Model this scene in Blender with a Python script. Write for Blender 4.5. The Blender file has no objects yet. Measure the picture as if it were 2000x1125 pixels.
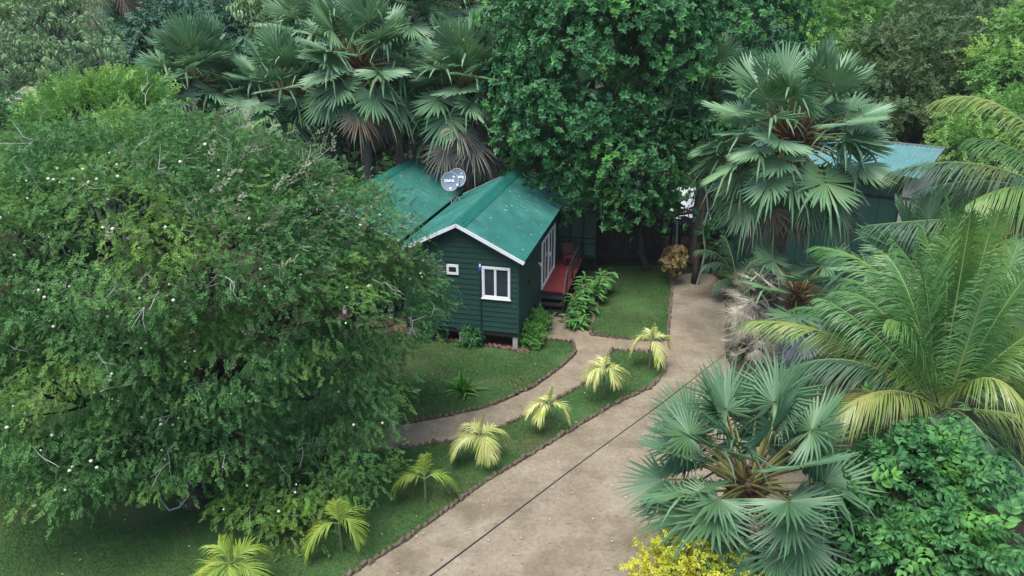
import bpy, math, random
import numpy as np
from mathutils import Vector, Matrix
R = math.radians
S = bpy.context.scene
COL = S.collection
rng = np.random.default_rng(7)
random.seed(7)

# ------------------------------------------------------------------ camera
FPX, PITCH, CAMH = 1445.0, 0.3674, 12.07
cd = bpy.data.cameras.new('camera'); cam = bpy.data.objects.new('camera', cd); COL.objects.link(cam)
cam.location = (0, 0, CAMH); cam.rotation_euler = (math.pi/2-PITCH, 0, 0)
cd.sensor_width = 36.0; cd.lens = FPX/2000*36; cd.clip_end = 3000; cd.clip_start = 0.05
S.camera = cam

# ------------------------------------------------------------------ sky, sun, exposure
SUN_EL, SUN_AZ = R(68), R(215)
W = bpy.data.worlds.new('World'); S.world = W; W.use_nodes = True
nt = W.node_tree; sky = nt.nodes.new('ShaderNodeTexSky'); sky.sky_type = 'NISHITA'; sky.sun_disc = False
sky.sun_elevation = SUN_EL; sky.sun_rotation = SUN_AZ; sky.dust_density = 2.0; sky.air_density = 1.0; sky.ozone_density = 1.0
nt.links.new(sky.outputs[0], nt.nodes['Background'].inputs[0]); nt.nodes['Background'].inputs[1].default_value = 0.13
sd = bpy.data.lights.new('sun', 'SUN'); sd.energy = 2.4; sd.angle = R(38); sd.color = (1, .985, .95)
sun = bpy.data.objects.new('sun', sd); COL.objects.link(sun)
sun.rotation_euler = (math.pi/2-SUN_EL, 0, math.pi-SUN_AZ)
S.view_settings.view_transform = 'Standard'; S.view_settings.look = 'None'; S.view_settings.gamma = 1
S.view_settings.exposure = 0.94
S.render.engine = 'CYCLES'
S.cycles.max_bounces = 6; S.cycles.diffuse_bounces = 3; S.cycles.glossy_bounces = 2; S.cycles.transmission_bounces = 3; S.cycles.transparent_max_bounces = 4
S.cycles.caustics_reflective = False; S.cycles.caustics_refractive = False

# ------------------------------------------------------------------ helpers
def ray(px, py):
    a = (px-1000)/FPX; b = (562.5-py)/FPX
    return np.array([a, math.cos(PITCH)+b*math.sin(PITCH), -math.sin(PITCH)+b*math.cos(PITCH)])
def gnd(px, py, z=0.0):
    d = ray(px, py); t = (z-CAMH)/d[2]; return d*t+np.array([0, 0, CAMH])
def at(px, py, Y):
    d = ray(px, py); t = Y/d[1]; return d*t+np.array([0, 0, CAMH])
def nz(v):
    v = np.asarray(v, float); return v/np.maximum(np.linalg.norm(v, axis=-1, keepdims=True), 1e-9)
UP = np.array([0, 0, 1.0])

def mesh_np(name, V, T, mats, midx=None, smooth=False):
    V = np.ascontiguousarray(V, np.float32); T = np.ascontiguousarray(T, np.int32)
    me = bpy.data.meshes.new(name); k = T.shape[1]
    me.vertices.add(len(V)); me.vertices.foreach_set('co', V.ravel())
    me.loops.add(T.size); me.loops.foreach_set('vertex_index', T.ravel())
    me.polygons.add(len(T)); me.polygons.foreach_set('loop_start', np.arange(0, T.size, k, dtype=np.int32))
    for m in (mats if isinstance(mats, (list, tuple)) else [mats]): me.materials.append(m)
    if midx is not None: me.polygons.foreach_set('material_index', np.ascontiguousarray(midx, np.int32))
    me.polygons.foreach_set('use_smooth', np.full(len(T), bool(smooth)))
    me.update(calc_edges=True)
    return me
def link(name, me, parent=None, kind=None):
    o = bpy.data.objects.new(name, me); COL.objects.link(o)
    if parent is not None: o.parent = parent
    if kind: o['kind'] = kind
    return o
def tag(o, label, cat, group=None):
    o['label'] = label; o['category'] = cat
    if group: o['group'] = group
    return o
def thing(name, label, cat, loc, rz=0, group=None):
    o = bpy.data.objects.new(name, None); COL.objects.link(o); o.empty_display_size = .3
    o.location = loc; o.rotation_euler = (0, 0, rz); return tag(o, label, cat, group)

class MB:
    """collects triangles with material slots"""
    def __init__(s): s.V = []; s.T = []; s.M = []; s.n = 0
    def add(s, V, T, m=0):
        V = np.asarray(V, float); T = np.asarray(T, int)
        if len(T) == 0: return s
        s.V.append(V); s.T.append(T+s.n); s.M.append(np.full(len(T), m)); s.n += len(V); return s
    def quad(s, a, b, c, d, m=0): return s.add([a, b, c, d], [[0, 1, 2], [0, 2, 3]], m)
    def box(s, lo, hi, m=0, M=None):
        x0, y0, z0 = lo; x1, y1, z1 = hi
        V = np.array([[x0,y0,z0],[x1,y0,z0],[x1,y1,z0],[x0,y1,z0],[x0,y0,z1],[x1,y0,z1],[x1,y1,z1],[x0,y1,z1]], float)
        if M is not None: V = V@np.array(M.to_3x3()).T+np.array(M.translation)
        Q = [[0,3,2,1],[4,5,6,7],[0,1,5,4],[1,2,6,5],[2,3,7,6],[3,0,4,7]]
        return s.add(V, [t for q in Q for t in ([q[0],q[1],q[2]],[q[0],q[2],q[3]])], m)
    def bar(s, a, b, w, h, m=0):
        a = np.array(a, float); b = np.array(b, float); d = nz(b-a)
        u = np.cross(d, UP); u = nz(u) if np.linalg.norm(u) > 1e-3 else np.array([1., 0, 0]); v = np.cross(u, d)
        V = [p+u*w/2*i+v*h/2*j for p in (a, b) for i, j in ((-1,-1),(1,-1),(1,1),(-1,1))]
        Q = [[0,1,2,3],[7,6,5,4],[0,4,5,1],[1,5,6,2],[2,6,7,3],[3,7,4,0]]
        return s.add(V, [t for q in Q for t in ([q[0],q[1],q[2]],[q[0],q[2],q[3]])], m)
    def tube(s, P, r, n=7, m=0, cap=True):
        V, T = tube(P, r, n, cap); return s.add(V, T, m)
    def mesh(s, name, mats, off=None, smooth=False):
        V = np.concatenate(s.V); T = np.concatenate(s.T); M = np.concatenate(s.M)
        if off is not None: V = V-np.asarray(off)
        return mesh_np(name, V, T, mats, M, smooth)
    def build(s, name, mats, parent=None, off=None, smooth=False, kind=None):
        return link(name, s.mesh(name, mats, off, smooth), parent, kind)

def tube(P, r, n=7, cap=True):
    P = np.asarray(P, float); k = len(P); r = np.broadcast_to(np.asarray(r, float), (k,))
    T = np.gradient(P, axis=0); T = nz(T)
    ref = np.array([0.31, 0.95, 0.05]) if abs(T[0][2]) > .6 else UP
    U = nz(np.cross(T, ref)); Vv = np.cross(T, U)
    a = np.linspace(0, 2*np.pi, n, endpoint=False)
    V = (P[:, None]+r[:, None, None]*(np.cos(a)[None, :, None]*U[:, None]+np.sin(a)[None, :, None]*Vv[:, None])).reshape(-1, 3)
    F = []
    for i in range(k-1):
        for j in range(n):
            A = i*n+j; B = i*n+(j+1) % n; F += [[A, B, B+n], [A, B+n, A+n]]
    if cap:
        F += [[(k-1)*n, (k-1)*n+j, (k-1)*n+j+1] for j in range(1, n-1)]
        F += [[0, j+1, j] for j in range(1, n-1)]
    return V, np.array(F)
def curve3(a, m, b, n):
    a, m, b = [np.asarray(q, float) for q in (a, m, b)]; c = 2*m-(a+b)/2
    t = np.linspace(0, 1, n)[:, None]; return (1-t)**2*a+2*t*(1-t)*c+t*t*b

# ------------------------------------------------------------------ materials
def newmat(name):
    m = bpy.data.materials.new(name); m.use_nodes = True; t = m.node_tree
    return m, t, t.nodes['Principled BSDF'], t.nodes['Material Output']
def ramp(t, fac, stops):
    r = t.nodes.new('ShaderNodeValToRGB'); e = r.color_ramp.elements
    while len(e) < len(stops): e.new(.5)
    for k, (p, c) in enumerate(stops): e[k].position = p; e[k].color = (*c, 1)
    t.links.new(fac, r.inputs[0]); return r.outputs[0]
def noise(t, scale, detail=3, rough=.55, coord='Object', vec=None):
    n = t.nodes.new('ShaderNodeTexNoise'); n.inputs['Scale'].default_value = scale; n.inputs['Detail'].default_value = detail; n.inputs['Roughness'].default_value = rough
    if vec is None:
        tc = t.nodes.new('ShaderNodeTexCoord'); vec = tc.outputs[coord]
    t.links.new(vec, n.inputs['Vector']); return n.outputs['Fac']
def mix(t, f, a, b, mode='MIX'):
    n = t.nodes.new('ShaderNodeMix'); n.data_type = 'RGBA'; n.blend_type = mode
    for s_, v in ((0, f), (6, a), (7, b)):
        if hasattr(v, 'is_output') or isinstance(v, bpy.types.NodeSocket): t.links.new(v, n.inputs[s_])
        elif s_ == 0: n.inputs[0].default_value = v
        else: n.inputs[s_].default_value = (*v, 1)
    return n.outputs[2]
def bump(t, p, h, strength, dist=.02):
    b = t.nodes.new('ShaderNodeBump'); b.inputs['Strength'].default_value = strength; b.inputs['Distance'].default_value = dist
    t.links.new(h, b.inputs['Height']); t.links.new(b.outputs[0], p.inputs['Normal'])
def leafmat(name, a, b, young=None, ysc=.6, rough=.5, trans=.25, ypos=(.52, .7), spec=.35):
    """leaf colour varies leaf by leaf (a..b) and by branch (young)"""
    m, t, p, out = newmat(name)
    g = t.nodes.new('ShaderNodeNewGeometry')
    c = ramp(t, g.outputs['Random Per Island'], [(0, a), (1, b)])
    if young is not None:
        f = ramp(t, noise(t, ysc, 2), [(ypos[0], (0, 0, 0)), (ypos[1], (1, 1, 1))])
        c = mix(t, f, c, young)
    t.links.new(c, p.inputs['Base Color']); p.inputs['Roughness'].default_value = rough
    p.inputs['Specular IOR Level'].default_value = spec
    if trans:
        tr = t.nodes.new('ShaderNodeBsdfTranslucent'); t.links.new(c, tr.inputs[0])
        ms = t.nodes.new('ShaderNodeMixShader'); ms.inputs[0].default_value = trans
        t.links.new(p.outputs[0], ms.inputs[1]); t.links.new(tr.outputs[0], ms.inputs[2]); t.links.new(ms.outputs[0], out.inputs[0])
    return m
def plain(name, a, b=None, sc=4, rough=.7, bs=0, spec=.3, metal=0):
    m, t, p, out = newmat(name)
    n = noise(t, sc, 5, .6)
    t.links.new(ramp(t, n, [(.3, a), (.7, b or a)]), p.inputs['Base Color']); p.inputs['Roughness'].default_value = rough
    p.inputs['Specular IOR Level'].default_value = spec; p.inputs['Metallic'].default_value = metal
    if bs: bump(t, p, n, bs)
    return m
M = {}
M['bark'] = plain('bark', (.07, .055, .045), (.16, .14, .12), 9, .9, .6)
M['barkgrey'] = plain('grey_bark', (.16, .15, .14), (.34, .33, .31), 12, .9, .4)
M['twig'] = plain('bare_twig', (.30, .30, .28), (.46, .45, .42), 10, .9)
M['palmtrunk'] = plain('palm_trunk', (.09, .075, .065), (.2, .175, .15), 14, .95, .8)
M['fibre'] = plain('palm_fibre', (.06, .032, .02), (.17, .10, .06), 16, .95, .5)
M['petiole'] = leafmat('petiole', (.14, .155, .05), (.30, .28, .09), rough=.5, trans=0)
M['fan'] = leafmat('fan_leaf', (.115, .24, .125), (.195, .34, .175), (.17, .31, .12), .5, .42, .22, spec=.45)
M['fanfront'] = leafmat('fan_leaf_bluish', (.082, .178, .092), (.145, .265, .140), (.12, .24, .09), .5, .4, .2, spec=.4)
M['dead'] = leafmat('dead_frond', (.17, .135, .10), (.34, .29, .235), (.20, .11, .065), .5, .8, .1)
M['deadpale'] = leafmat('dead_frond_pale', (.26, .22, .18), (.46, .41, .35), (.30, .24, .19), .5, .8, .1)
M['dry'] = leafmat('dry_frond', (.50, .45, .35), (.74, .69, .57), (.50, .42, .29), .7, .8, .1)
M['silver'] = leafmat('silvery_frond', (.36, .40, .42), (.60, .64, .66), None, .7, .5, .1)
M['coco'] = leafmat('coconut_leaf', (.07, .19, .055), (.125, .275, .08), (.18, .31, .06), .45, .38, .28, spec=.4)
M['cocoyel'] = leafmat('coconut_leaf_yellowing', (.17, .27, .065), (.27, .36, .09), (.36, .36, .10), .6, .34, .3, spec=.55)
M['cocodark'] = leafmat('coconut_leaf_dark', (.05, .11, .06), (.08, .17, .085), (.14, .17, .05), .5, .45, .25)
M['rachis'] = leafmat('rachis', (.17, .23, .07), (.25, .29, .11), rough=.5, trans=0)
M['areca'] = leafmat('areca_leaf_pale', (.54, .58, .17), (.80, .79, .42), (.44, .55, .07), 2.2, .5, .35)
M['arecagreen'] = leafmat('areca_leaf_green', (.22, .36, .05), (.38, .50, .09), (.46, .50, .08), 1.6, .5, .3)
M['thorn'] = leafmat('thorn_tree_leaf', (.048, .142, .046), (.135, .295, .090), (.20, .35, .065), .42, .6, .3, (.5, .7), .2)
M['thornpale'] = leafmat('thorn_tree_seed_sprig', (.17, .21, .12), (.30, .33, .20), None, .5, .6, .3)
M['stemgreen'] = plain('green_stem', (.07, .10, .045), (.13, .16, .08), 9, .6)
M['thornbark'] = plain('dark_rough_bark', (.035, .028, .024), (.085, .072, .062), 9, .95, .6)
M['pod'] = plain('cream_flower', (.62, .66, .48), (.80, .80, .66), 30, .8)
M['broad'] = leafmat('broad_leaf', (.032, .125, .045), (.078, .235, .080), (.13, .36, .075), .6, .45, .22, (.55, .68), .25)
M['bush'] = leafmat('bush_leaf', (.032, .115, .042), (.10, .28, .085), (.15, .37, .07), .9, .45, .25, (.55, .7), .25)
M['litter'] = leafmat('fallen_leaf', (.22, .14, .07), (.62, .56, .40), None, 1, .8, 0)

# ------------------------------------------------------------------ leaf templates (y is along the leaf, z its upper side)
def leaf_big(w=.45, fold=.12, curl=.12):
    V = np.array([[0,0,0],[0,.35,-.0],[0,.7,-curl*.5],[0,1,-curl*1.4],[-w/2,.33,fold],[-w*.42,.68,fold-curl*.5],[w/2,.33,fold],[w*.42,.68,fold-curl*.5]], float)
    T = np.array([[0,1,4],[0,6,1],[4,1,5],[5,1,2],[1,6,7],[1,7,2],[5,2,3],[2,7,3]])
    return V, T
def leaf_small(w=.5, fold=.1):
    return np.array([[0,0,0],[w/2,.5,fold],[0,1,0],[-w/2,.5,fold]], float), np.array([[0,1,2],[0,2,3]])
def frames(d, n):
    y = nz(d); x = nz(np.cross(y, n)); z = np.cross(x, y); return np.stack([x, y, z], -1)   # columns
def scatter(V, T, M3, P, s):
    N = len(P); out = np.einsum('nij,vj->nvi', M3*np.asarray(s).reshape(-1, 1, 1), V)+P[:, None]
    F = T[None]+(np.arange(N)*len(V))[:, None, None]
    return out.reshape(-1, 3), F.reshape(-1, 3)
def sprig_feather(rs, n=9, lw=.5, ll=.26):
    mb = MB(); lv, lt = leaf_small(lw)
    for k in range(n):
        t = .12+.88*k/(n-1)
        for s_ in (-1, 1):
            d = np.array([[s_*rs.uniform(.6, 1), rs.uniform(.25, .9), rs.uniform(-.35, .25)]]); nn = np.array([[rs.uniform(-.5, .5), rs.uniform(-.4, .4), 1]])
            v, f = scatter(lv, lt, frames(d, nn), np.array([[rs.uniform(-.05, .05), t, -.18*t*t+rs.uniform(-.05, .05)]]), [ll*rs.uniform(.7, 1.25)])
            mb.add(v, f)
    return np.concatenate(mb.V), np.concatenate(mb.T)
def sprig_rosette(rs, n=9, w=.5, ring=1):
    mb = MB(); lv, lt = leaf_big(w)
    for k in range(n):
        a = k*2.4+rs.uniform(-.3, .3); e = rs.uniform(-.25, .75)
        d = np.array([[math.cos(a), math.sin(a), e]]); nn = np.array([[-math.cos(a)*.5, -math.sin(a)*.5, 1]])
        d2 = np.array([[d[0,0], d[0,2]*.9+.25, d[0,1]]]); n2 = np.array([[nn[0,0], nn[0,2], nn[0,1]]])
        v, f = scatter(lv, lt, frames(d2, n2), np.array([[0, rs.uniform(-.35, .05), 0]]), [rs.uniform(.75, 1.1)])
        mb.add(v, f)
    return np.concatenate(mb.V), np.concatenate(mb.T)
def sprig_pairs(rs, n=4, w=.5, ll=.55):
    mb = MB(); lv, lt = leaf_big(w, .08, .18)
    for k in range(n):
        t = k/max(n-1, 1)
        for s_ in (-1, 1):
            d = np.array([[s_*rs.uniform(.7, 1), rs.uniform(.2, .8), rs.uniform(-.4, .2)]]); nn = np.array([[s_*-.1, rs.uniform(-.2, .2), 1]])
            v, f = scatter(lv, lt, frames(d, nn), np.array([[0, t*.8, -.1*t]]), [ll*rs.uniform(.75, 1.15)*(1-.3*t)])
            mb.add(v, f)
    v, f = scatter(lv, lt, frames(np.array([[0, 1, -.1]]), np.array([[0, 0, 1.]])), np.array([[0, .8, -.1]]), [ll*.8]); mb.add(v, f)
    return np.concatenate(mb.V), np.concatenate(mb.T)
def sprig_drip(rs, n=8, w=.28, ll=.6):
    mb = MB(); lv, lt = leaf_big(w, .06, .2)
    for k in range(n):
        a = k*2.4; d = np.array([[math.cos(a)*.6, .25, math.sin(a)*.4-.75]]); nn = np.array([[math.cos(a), .3, math.sin(a)*.5+.5]])
        v, f = scatter(lv, lt, frames(d, nn), np.array([[rs.uniform(-.15, .15), k/n*.9, rs.uniform(-.1, .1)]]), [ll*rs.uniform(.7, 1.1)]); mb.add(v, f)
    return np.concatenate(mb.V), np.concatenate(mb.T)

# ------------------------------------------------------------------ crowns
def crown_points(rs, lobes, nclu, per, spread, flat=.6, gap=0.0, inside=.62, rough=.14):
    C = np.array([l[0] for l in lobes]); Rr = np.array([l[1] for l in lobes])
    area = (Rr[:, 0]*Rr[:, 1]+Rr[:, 0]*Rr[:, 2]+Rr[:, 1]*Rr[:, 2]); pr = area/area.sum()
    k = rs.choice(len(lobes), nclu, p=pr); u = nz(rs.normal(size=(nclu, 3)))
    u[:, 2] = np.where((u[:, 2] < -.45) & (rs.random(nclu) < .75), -u[:, 2], u[:, 2])
    fac = 1-np.abs(rs.normal(0, rough, nclu))+.05*np.sin(u[:, 0]*7+k)+.05*np.sin(u[:, 2]*9+u[:, 1]*6)
    P = C[k]+u*Rr[k]*fac[:, None]; O = nz(u/Rr[k])
    keep = np.ones(nclu, bool)
    for c, r in zip(C, Rr): keep &= np.linalg.norm((P-c)/r, axis=1) > inside
    keep &= P[:, 2] > .12
    P, O = P[keep], O[keep]
    if gap > 0:
        g = np.sin(P[:, 0]*1.9+1)*np.sin(P[:, 1]*1.7+2)*np.sin(P[:, 2]*2.3)+.5*np.sin(P[:, 0]*3.7+P[:, 2]*2.9)
        kk = g > np.quantile(g, gap); P, O = P[kk], O[kk]
    n = len(P); idx = np.repeat(np.arange(n), per)
    J = rs.normal(size=(len(idx), 3))*spread; J[:, 2] *= flat
    Q = P[idx]+J
    return P, O, Q, nz(O[idx]+.35*nz(J))
def foliage(rs, Q, O, sprigs, size, droop=.2, outw=.6, rnd=.6, upn=.8):
    mb = MB(); k = rs.integers(0, len(sprigs), len(Q))
    d = nz(O*outw+rs.normal(size=Q.shape)*rnd*.6+np.array([0, 0, -droop])); nn = nz(UP*upn+O*.5+rs.normal(size=Q.shape)*.35)
    F = frames(d, nn); s = rs.uniform(size[0], size[1], len(Q))
    for j, (v, t) in enumerate(sprigs):
        q = k == j
        if q.any(): mb.add(*scatter(v, t, F[q], Q[q], s[q]))
    return mb
def wiggle(rs, a, b, n, amp):
    t = np.linspace(0, 1, n)[:, None]; P = np.asarray(a)*(1-t)+np.asarray(b)*t
    return P+rs.normal(size=(n, 3))*amp*np.sin(np.pi*t)
def trunk_mesh(rs, base, fork, lobes, P, r0, nb=60, twr=.02):
    mb = MB(); base = np.array(base, float); fork = np.array(fork, float)
    pts = wiggle(rs, base, fork, 6, .08); mb.tube(pts, np.linspace(r0*1.15, r0*.75, 6)*np.array([1.35, 1, 1, 1, 1, 1]), 10)
    C = np.array([l[0] for l in lobes])
    for c in C:
        e = c*.85+fork*.15; m = (fork+e)/2+np.array([0, 0, .12*np.linalg.norm(e-fork)])
        q = curve3(fork, m, e, 7); q[1:-1] += rs.normal(size=(5, 3))*.1; mb.tube(q, np.linspace(r0*.55, r0*.16, 7), 7)
    for p in P[rs.permutation(len(P))[:nb]]:
        c = C[np.argmin(np.linalg.norm(C-p, axis=1))]; s = c*.8+fork*.2
        mb.tube(wiggle(rs, s, p, 5, .14), np.linspace(r0*.16, twr*.5, 5), 5)
    return mb
def tree(name, label, cat, base, lobes, sprigs, mat, size, nclu, per, spread, seed, fork=None, r0=.18, group=None, droop=.2, gap=.1, outw=.6, rnd=.6, nb=60, bark='bark', flat=.6, crown='crown', rough=.14):
    rs = np.random.default_rng(seed); base = np.array([base[0], base[1], 0.0])
    lobes = [(np.array(c), np.array(r)) for c, r in lobes]
    root = thing(name, label, cat, base, 0, group)
    P, O, Q, OO = crown_points(rs, lobes, nclu, per, spread, flat, gap, rough=rough)
    zc = np.mean([c[2] for c, r in lobes])
    fork = np.array(fork) if fork is not None else base+np.array([0, 0, max(.3, zc*.45)])
    trunk_mesh(rs, base, fork, lobes, P, r0, nb).build('trunk', M[bark], root, base, True)
    foliage(rs, Q, OO, sprigs, size, droop, outw, rnd).build(crown, mat if not isinstance(mat, str) else M[mat], root, base)
    return root, P, O
def LB(px, py, Y, rx, ry, rz): return (at(px, py, Y), (rx, ry, rz))

# ------------------------------------------------------------------ fan palms
def fan_blade(rs, mb, hub, axis, nrm, Rb, span, nseg, droop, cup, fold=.42, bent=.12, m=0, split=.5):
    side = np.cross(nrm, axis); A = np.linspace(-span, span, nseg)+rs.normal(0, .012, nseg); da = 2*span/(nseg-1)
    Rk = Rb*(1-.22*(np.abs(A)/span)**2)*rs.uniform(.9, 1.05, nseg)
    dk = droop*rs.uniform(.5, 1.5, nseg)+np.where(rs.random(nseg) < bent, rs.uniform(.3, .8, nseg), 0)
    dirs = np.cos(A)[:, None]*axis+np.sin(A)[:, None]*side; perp = -np.sin(A)[:, None]*axis+np.cos(A)[:, None]*side
    lv = np.array([.04, split, .5+split*.55, 1.0]); wt = np.array([.04, split, split*.66, 0])*math.tan(da/2)
    twist = rs.normal(0, .03, nseg)
    rows = []
    for l in range(4):
        r = Rk*lv[l]; w = Rb*wt[l]
        base = hub+dirs*r[:, None]+nrm*(cup*lv[l]**2*Rb)+perp*(twist*r*(lv[l] > split))[:, None]
        base[:, 2] -= dk*max(0, lv[l]-.3)**2/.49*Rb
        if l < 3: rows += [base-perp*w-nrm*fold*w, base+nrm*fold*w, base+perp*w-nrm*fold*w]
        else: rows += [base]
    Vv = np.stack(rows, 1)          # nseg,10,3
    t = np.array([[0,1,4],[0,4,3],[1,2,5],[1,5,4],[3,4,7],[3,7,6],[4,5,8],[4,8,7],[6,7,9],[7,8,9]])
    T = (t[None]+(np.arange(nseg)*10)[:, None, None]).reshape(-1, 3)
    mb.add(Vv.reshape(-1, 3), T, m)
def fan_frond(rs, base, az, el, Lp, Rb, nseg=34, droop=.12, span=2.45, roll=0., tilt=.5, bent=.12, pr=.028, split=.5):
    mb = MB(); d = np.array([math.cos(az)*math.cos(el), math.sin(az)*math.cos(el), math.sin(el)])
    sag = .10*Lp*max(0, math.cos(el)); hub = base+d*Lp-np.array([0, 0, sag])
    P = curve3(base, (base+hub)/2+np.array([0, 0, sag*.35]), hub, 5); mb.tube(P, np.linspace(pr*1.5, pr*.8, 5), 5, 1)
    el2 = el-tilt; axis = np.array([math.cos(az)*math.cos(el2), math.sin(az)*math.cos(el2), math.sin(el2)])
    out = np.array([math.cos(az), math.sin(az), 0.]); side = np.array([-math.sin(az), math.cos(az), 0.])
    nrm = np.cross(axis, side); nrm = nrm if nrm@(UP-out*.001) >= 0 or el2 > 1.3 else -nrm
    nrm = nrm if el2 < 1.57 else -nrm
    nrm = nz(nrm*math.cos(roll)+side*math.sin(roll))
    fan_blade(rs, mb, hub, axis, nrm, Rb, span, nseg, droop, .10, bent=bent, split=split)
    return mb
def fan_palm(label, base, zc, seed, nlive=30, ndead=14, Lp=1.4, Rb=1.3, mat='fan', dead='dead', rt=.2, group=None, nseg=34, elmin=-28, elmax=84, lean=(0, 0), az0=0, skirt=1., open_=0., fib=1., ex=1.05, pr=.028, cat='palm tree', split=.6, heart=True):
    rs = np.random.default_rng(seed); base = np.array([base[0], base[1], 0.]); top = np.array([base[0]+lean[0], base[1]+lean[1], zc])
    root = thing('fan_palm', label, cat, base, 0, group)
    k = max(6, int(zc*4)); P = curve3(base, (base+top)/2+np.array([lean[0]*.1, 0, 0]), top-np.array([0, 0, .1]), k)
    rr = rt*(1+.25*np.linspace(1, 0, k)**3)*(1+.06*np.sin(np.arange(k)*2.4)); mb = MB(); mb.tube(P, rr, 12); mb.build('trunk', M['palmtrunk'], root, base, True)
    fb = MB()
    for i in range(int(70*fib**2)):       # old leaf bases round the growing point
        a = rs.uniform(0, 6.283); h = rs.uniform(-.7, .25); o = np.array([math.cos(a), math.sin(a), 0])
        p = top+o*rt*.9+np.array([0, 0, h]); q = p+(o*rs.uniform(.12, .4)+np.array([0, 0, rs.uniform(.05, .4)]))*fib+rs.normal(0, .1, 3)*(fib > 1)
        fb.tube([p, q], [.06, .018], 4)
    fb.build('leaf_bases', M['fibre'], root, base)
    for i in range(nlive):
        f = (i+.5)/nlive; el = R(elmax+(elmin-elmax)*f**ex)+rs.normal(0, .09); az = az0+i*2.39996+rs.normal(0, .15)
        if open_ and R(-8) < el < R(76):        # keep the side towards the path open so the growing point shows
            dd = (az+math.pi/2+math.pi) % (2*math.pi)-math.pi
            if abs(dd) < open_: az += (1 if dd >= 0 else -1)*(open_-abs(dd))*rs.uniform(.8, 1.3)
        lp = Lp*rs.uniform(.85, 1.15)*(1.12-.12*min(1, f*2.5))
        b = top+np.array([math.cos(az)*rt*.7, math.sin(az)*rt*.7, .15-.5*f])
        fr = fan_frond(rs, b, az, el, lp, Rb*rs.uniform(.85, 1.1), nseg, .03+.09*f, rs.uniform(2.15, 2.65), rs.normal(0, .3), rs.uniform(.05, .3)+.32*f, .05+.12*f, split=split, pr=pr)
        fr.build('frond', [M[mat], M['petiole']], root, base)
    for i in range(ndead):
        az = i*2.39996+rs.normal(0, .3); el = R(rs.uniform(-80, -38)); b = top+np.array([math.cos(az)*rt, math.sin(az)*rt, -.3-.9*rs.random()])
        fr = fan_frond(rs, b, az, el, Lp*rs.uniform(.6, 1.05)*skirt, Rb*rs.uniform(.75, 1.0), 24, .2, rs.uniform(1.5, 2.4), rs.normal(0, .45), rs.uniform(.0, .5), .2, split=.4)
        fr.build('dead_frond', [M[dead], M[dead]], root, base)
    return root

# ------------------------------------------------------------------ feather palms
def feather(rs, P, Lmax, n=70, w=.034, g=.35, v=.2, th0=.5, th1=1.0, start=.12, rr=.03, blunt=.35):
    """P: points of the rachis"""
    mb = MB(); k = len(P); mb.tube(P, np.linspace(rr, rr*.25, k), 5, 1)
    t = np.linspace(start, .995, n); ti = t*(k-1); i0 = np.clip(ti.astype(int), 0, k-2); f = (ti-i0)[:, None]
    X = P[i0]*(1-f)+P[i0+1]*f; G = nz(np.gradient(P, axis=0)); Tn = nz(G[i0]*(1-f)+G[i0+1]*f)
    Nn = UP-Tn*(Tn@UP)[:, None]; Nn = nz(Nn+1e-6); Sd = np.cross(Tn, Nn)
    prof = np.interp(t, [0, .2, .45, .8, 1], [.45, .85, 1, .75, blunt])*Lmax
    for s_ in (-1, 1):
        th = np.interp(t, [0, 1], [th0, th1])+rs.normal(0, .07, n); l = prof*rs.uniform(.9, 1.08, n)
        d = nz(s_*Sd*np.cos(th)[:, None]+Tn*np.sin(th)[:, None]+Nn*(v+rs.normal(0, .08, n))[:, None])
        gg = g*rs.uniform(.6, 1.5, n)
        wv = nz(Tn-d*np.sum(Tn*d, 1, keepdims=True)+Nn*.35)
        rows = []
        for s, ww in ((0, .6), (.33, 1.), (.68, .85), (1., .0)):
            p = X+d*(l*s)[:, None]; p = p+np.outer(gg*l*s*s, [0, 0, -1.])
            if ww > 0: rows += [p-wv*w*ww/2, p+wv*w*ww/2]
            else: rows += [p]
        Vv = np.stack(rows, 1); tt = np.array([[0,1,3],[0,3,2],[2,3,5],[2,5,4],[4,5,6]])
        mb.add(Vv.reshape(-1, 3), (tt[None]+(np.arange(n)*7)[:, None, None]).reshape(-1, 3), 0)
    return mb
def arc(base, az, el, L, droop, n=14):
    d = np.array([math.cos(az)*math.cos(el), math.sin(az)*math.cos(el), math.sin(el)]); t = np.linspace(0, 1, n)[:, None]
    return np.asarray(base)+d*L*t*(1-.12*droop*t)+np.array([0, 0, -1.])*droop*L*t**2.2

# ------------------------------------------------------------------ ground, driveway, path, lawns
def groundmat(name, cols, scale, detail=6, rough=.95, bs=.35, c2=None, sc2=.35, pos2=(.45, .62), specks=None):
    m, t, p, out = newmat(name)
    n1 = noise(t, scale, detail, .68); c = ramp(t, n1, [(.28+.44*i/(len(cols)-1), q) for i, q in enumerate(cols)])
    if c2 is not None:
        f = ramp(t, noise(t, sc2, 4, .6), [(pos2[0], (0, 0, 0)), (pos2[1], (1, 1, 1))]); c = mix(t, f, c, c2)
    n3 = noise(t, scale*9, 4, .7)
    c = mix(t, .55, c, ramp(t, n3, [(.3, (.62, .62, .62)), (.7, (1.3, 1.3, 1.3))]), 'MULTIPLY')
    if specks:
        f = ramp(t, noise(t, specks[0], 1), [(specks[1], (0, 0, 0)), (specks[1]+.03, (1, 1, 1))]); c = mix(t, f, c, specks[2])
    t.links.new(c, p.inputs['Base Color']); p.inputs['Roughness'].default_value = rough; p.inputs['Specular IOR Level'].default_value = .15
    bump(t, p, n3, bs, .03)
    return m
M['soil'] = groundmat('garden_soil', [(.032, .024, .017), (.055, .043, .03), (.085, .066, .047)], 1.6, c2=(.03, .05, .018), sc2=.25)
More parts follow.
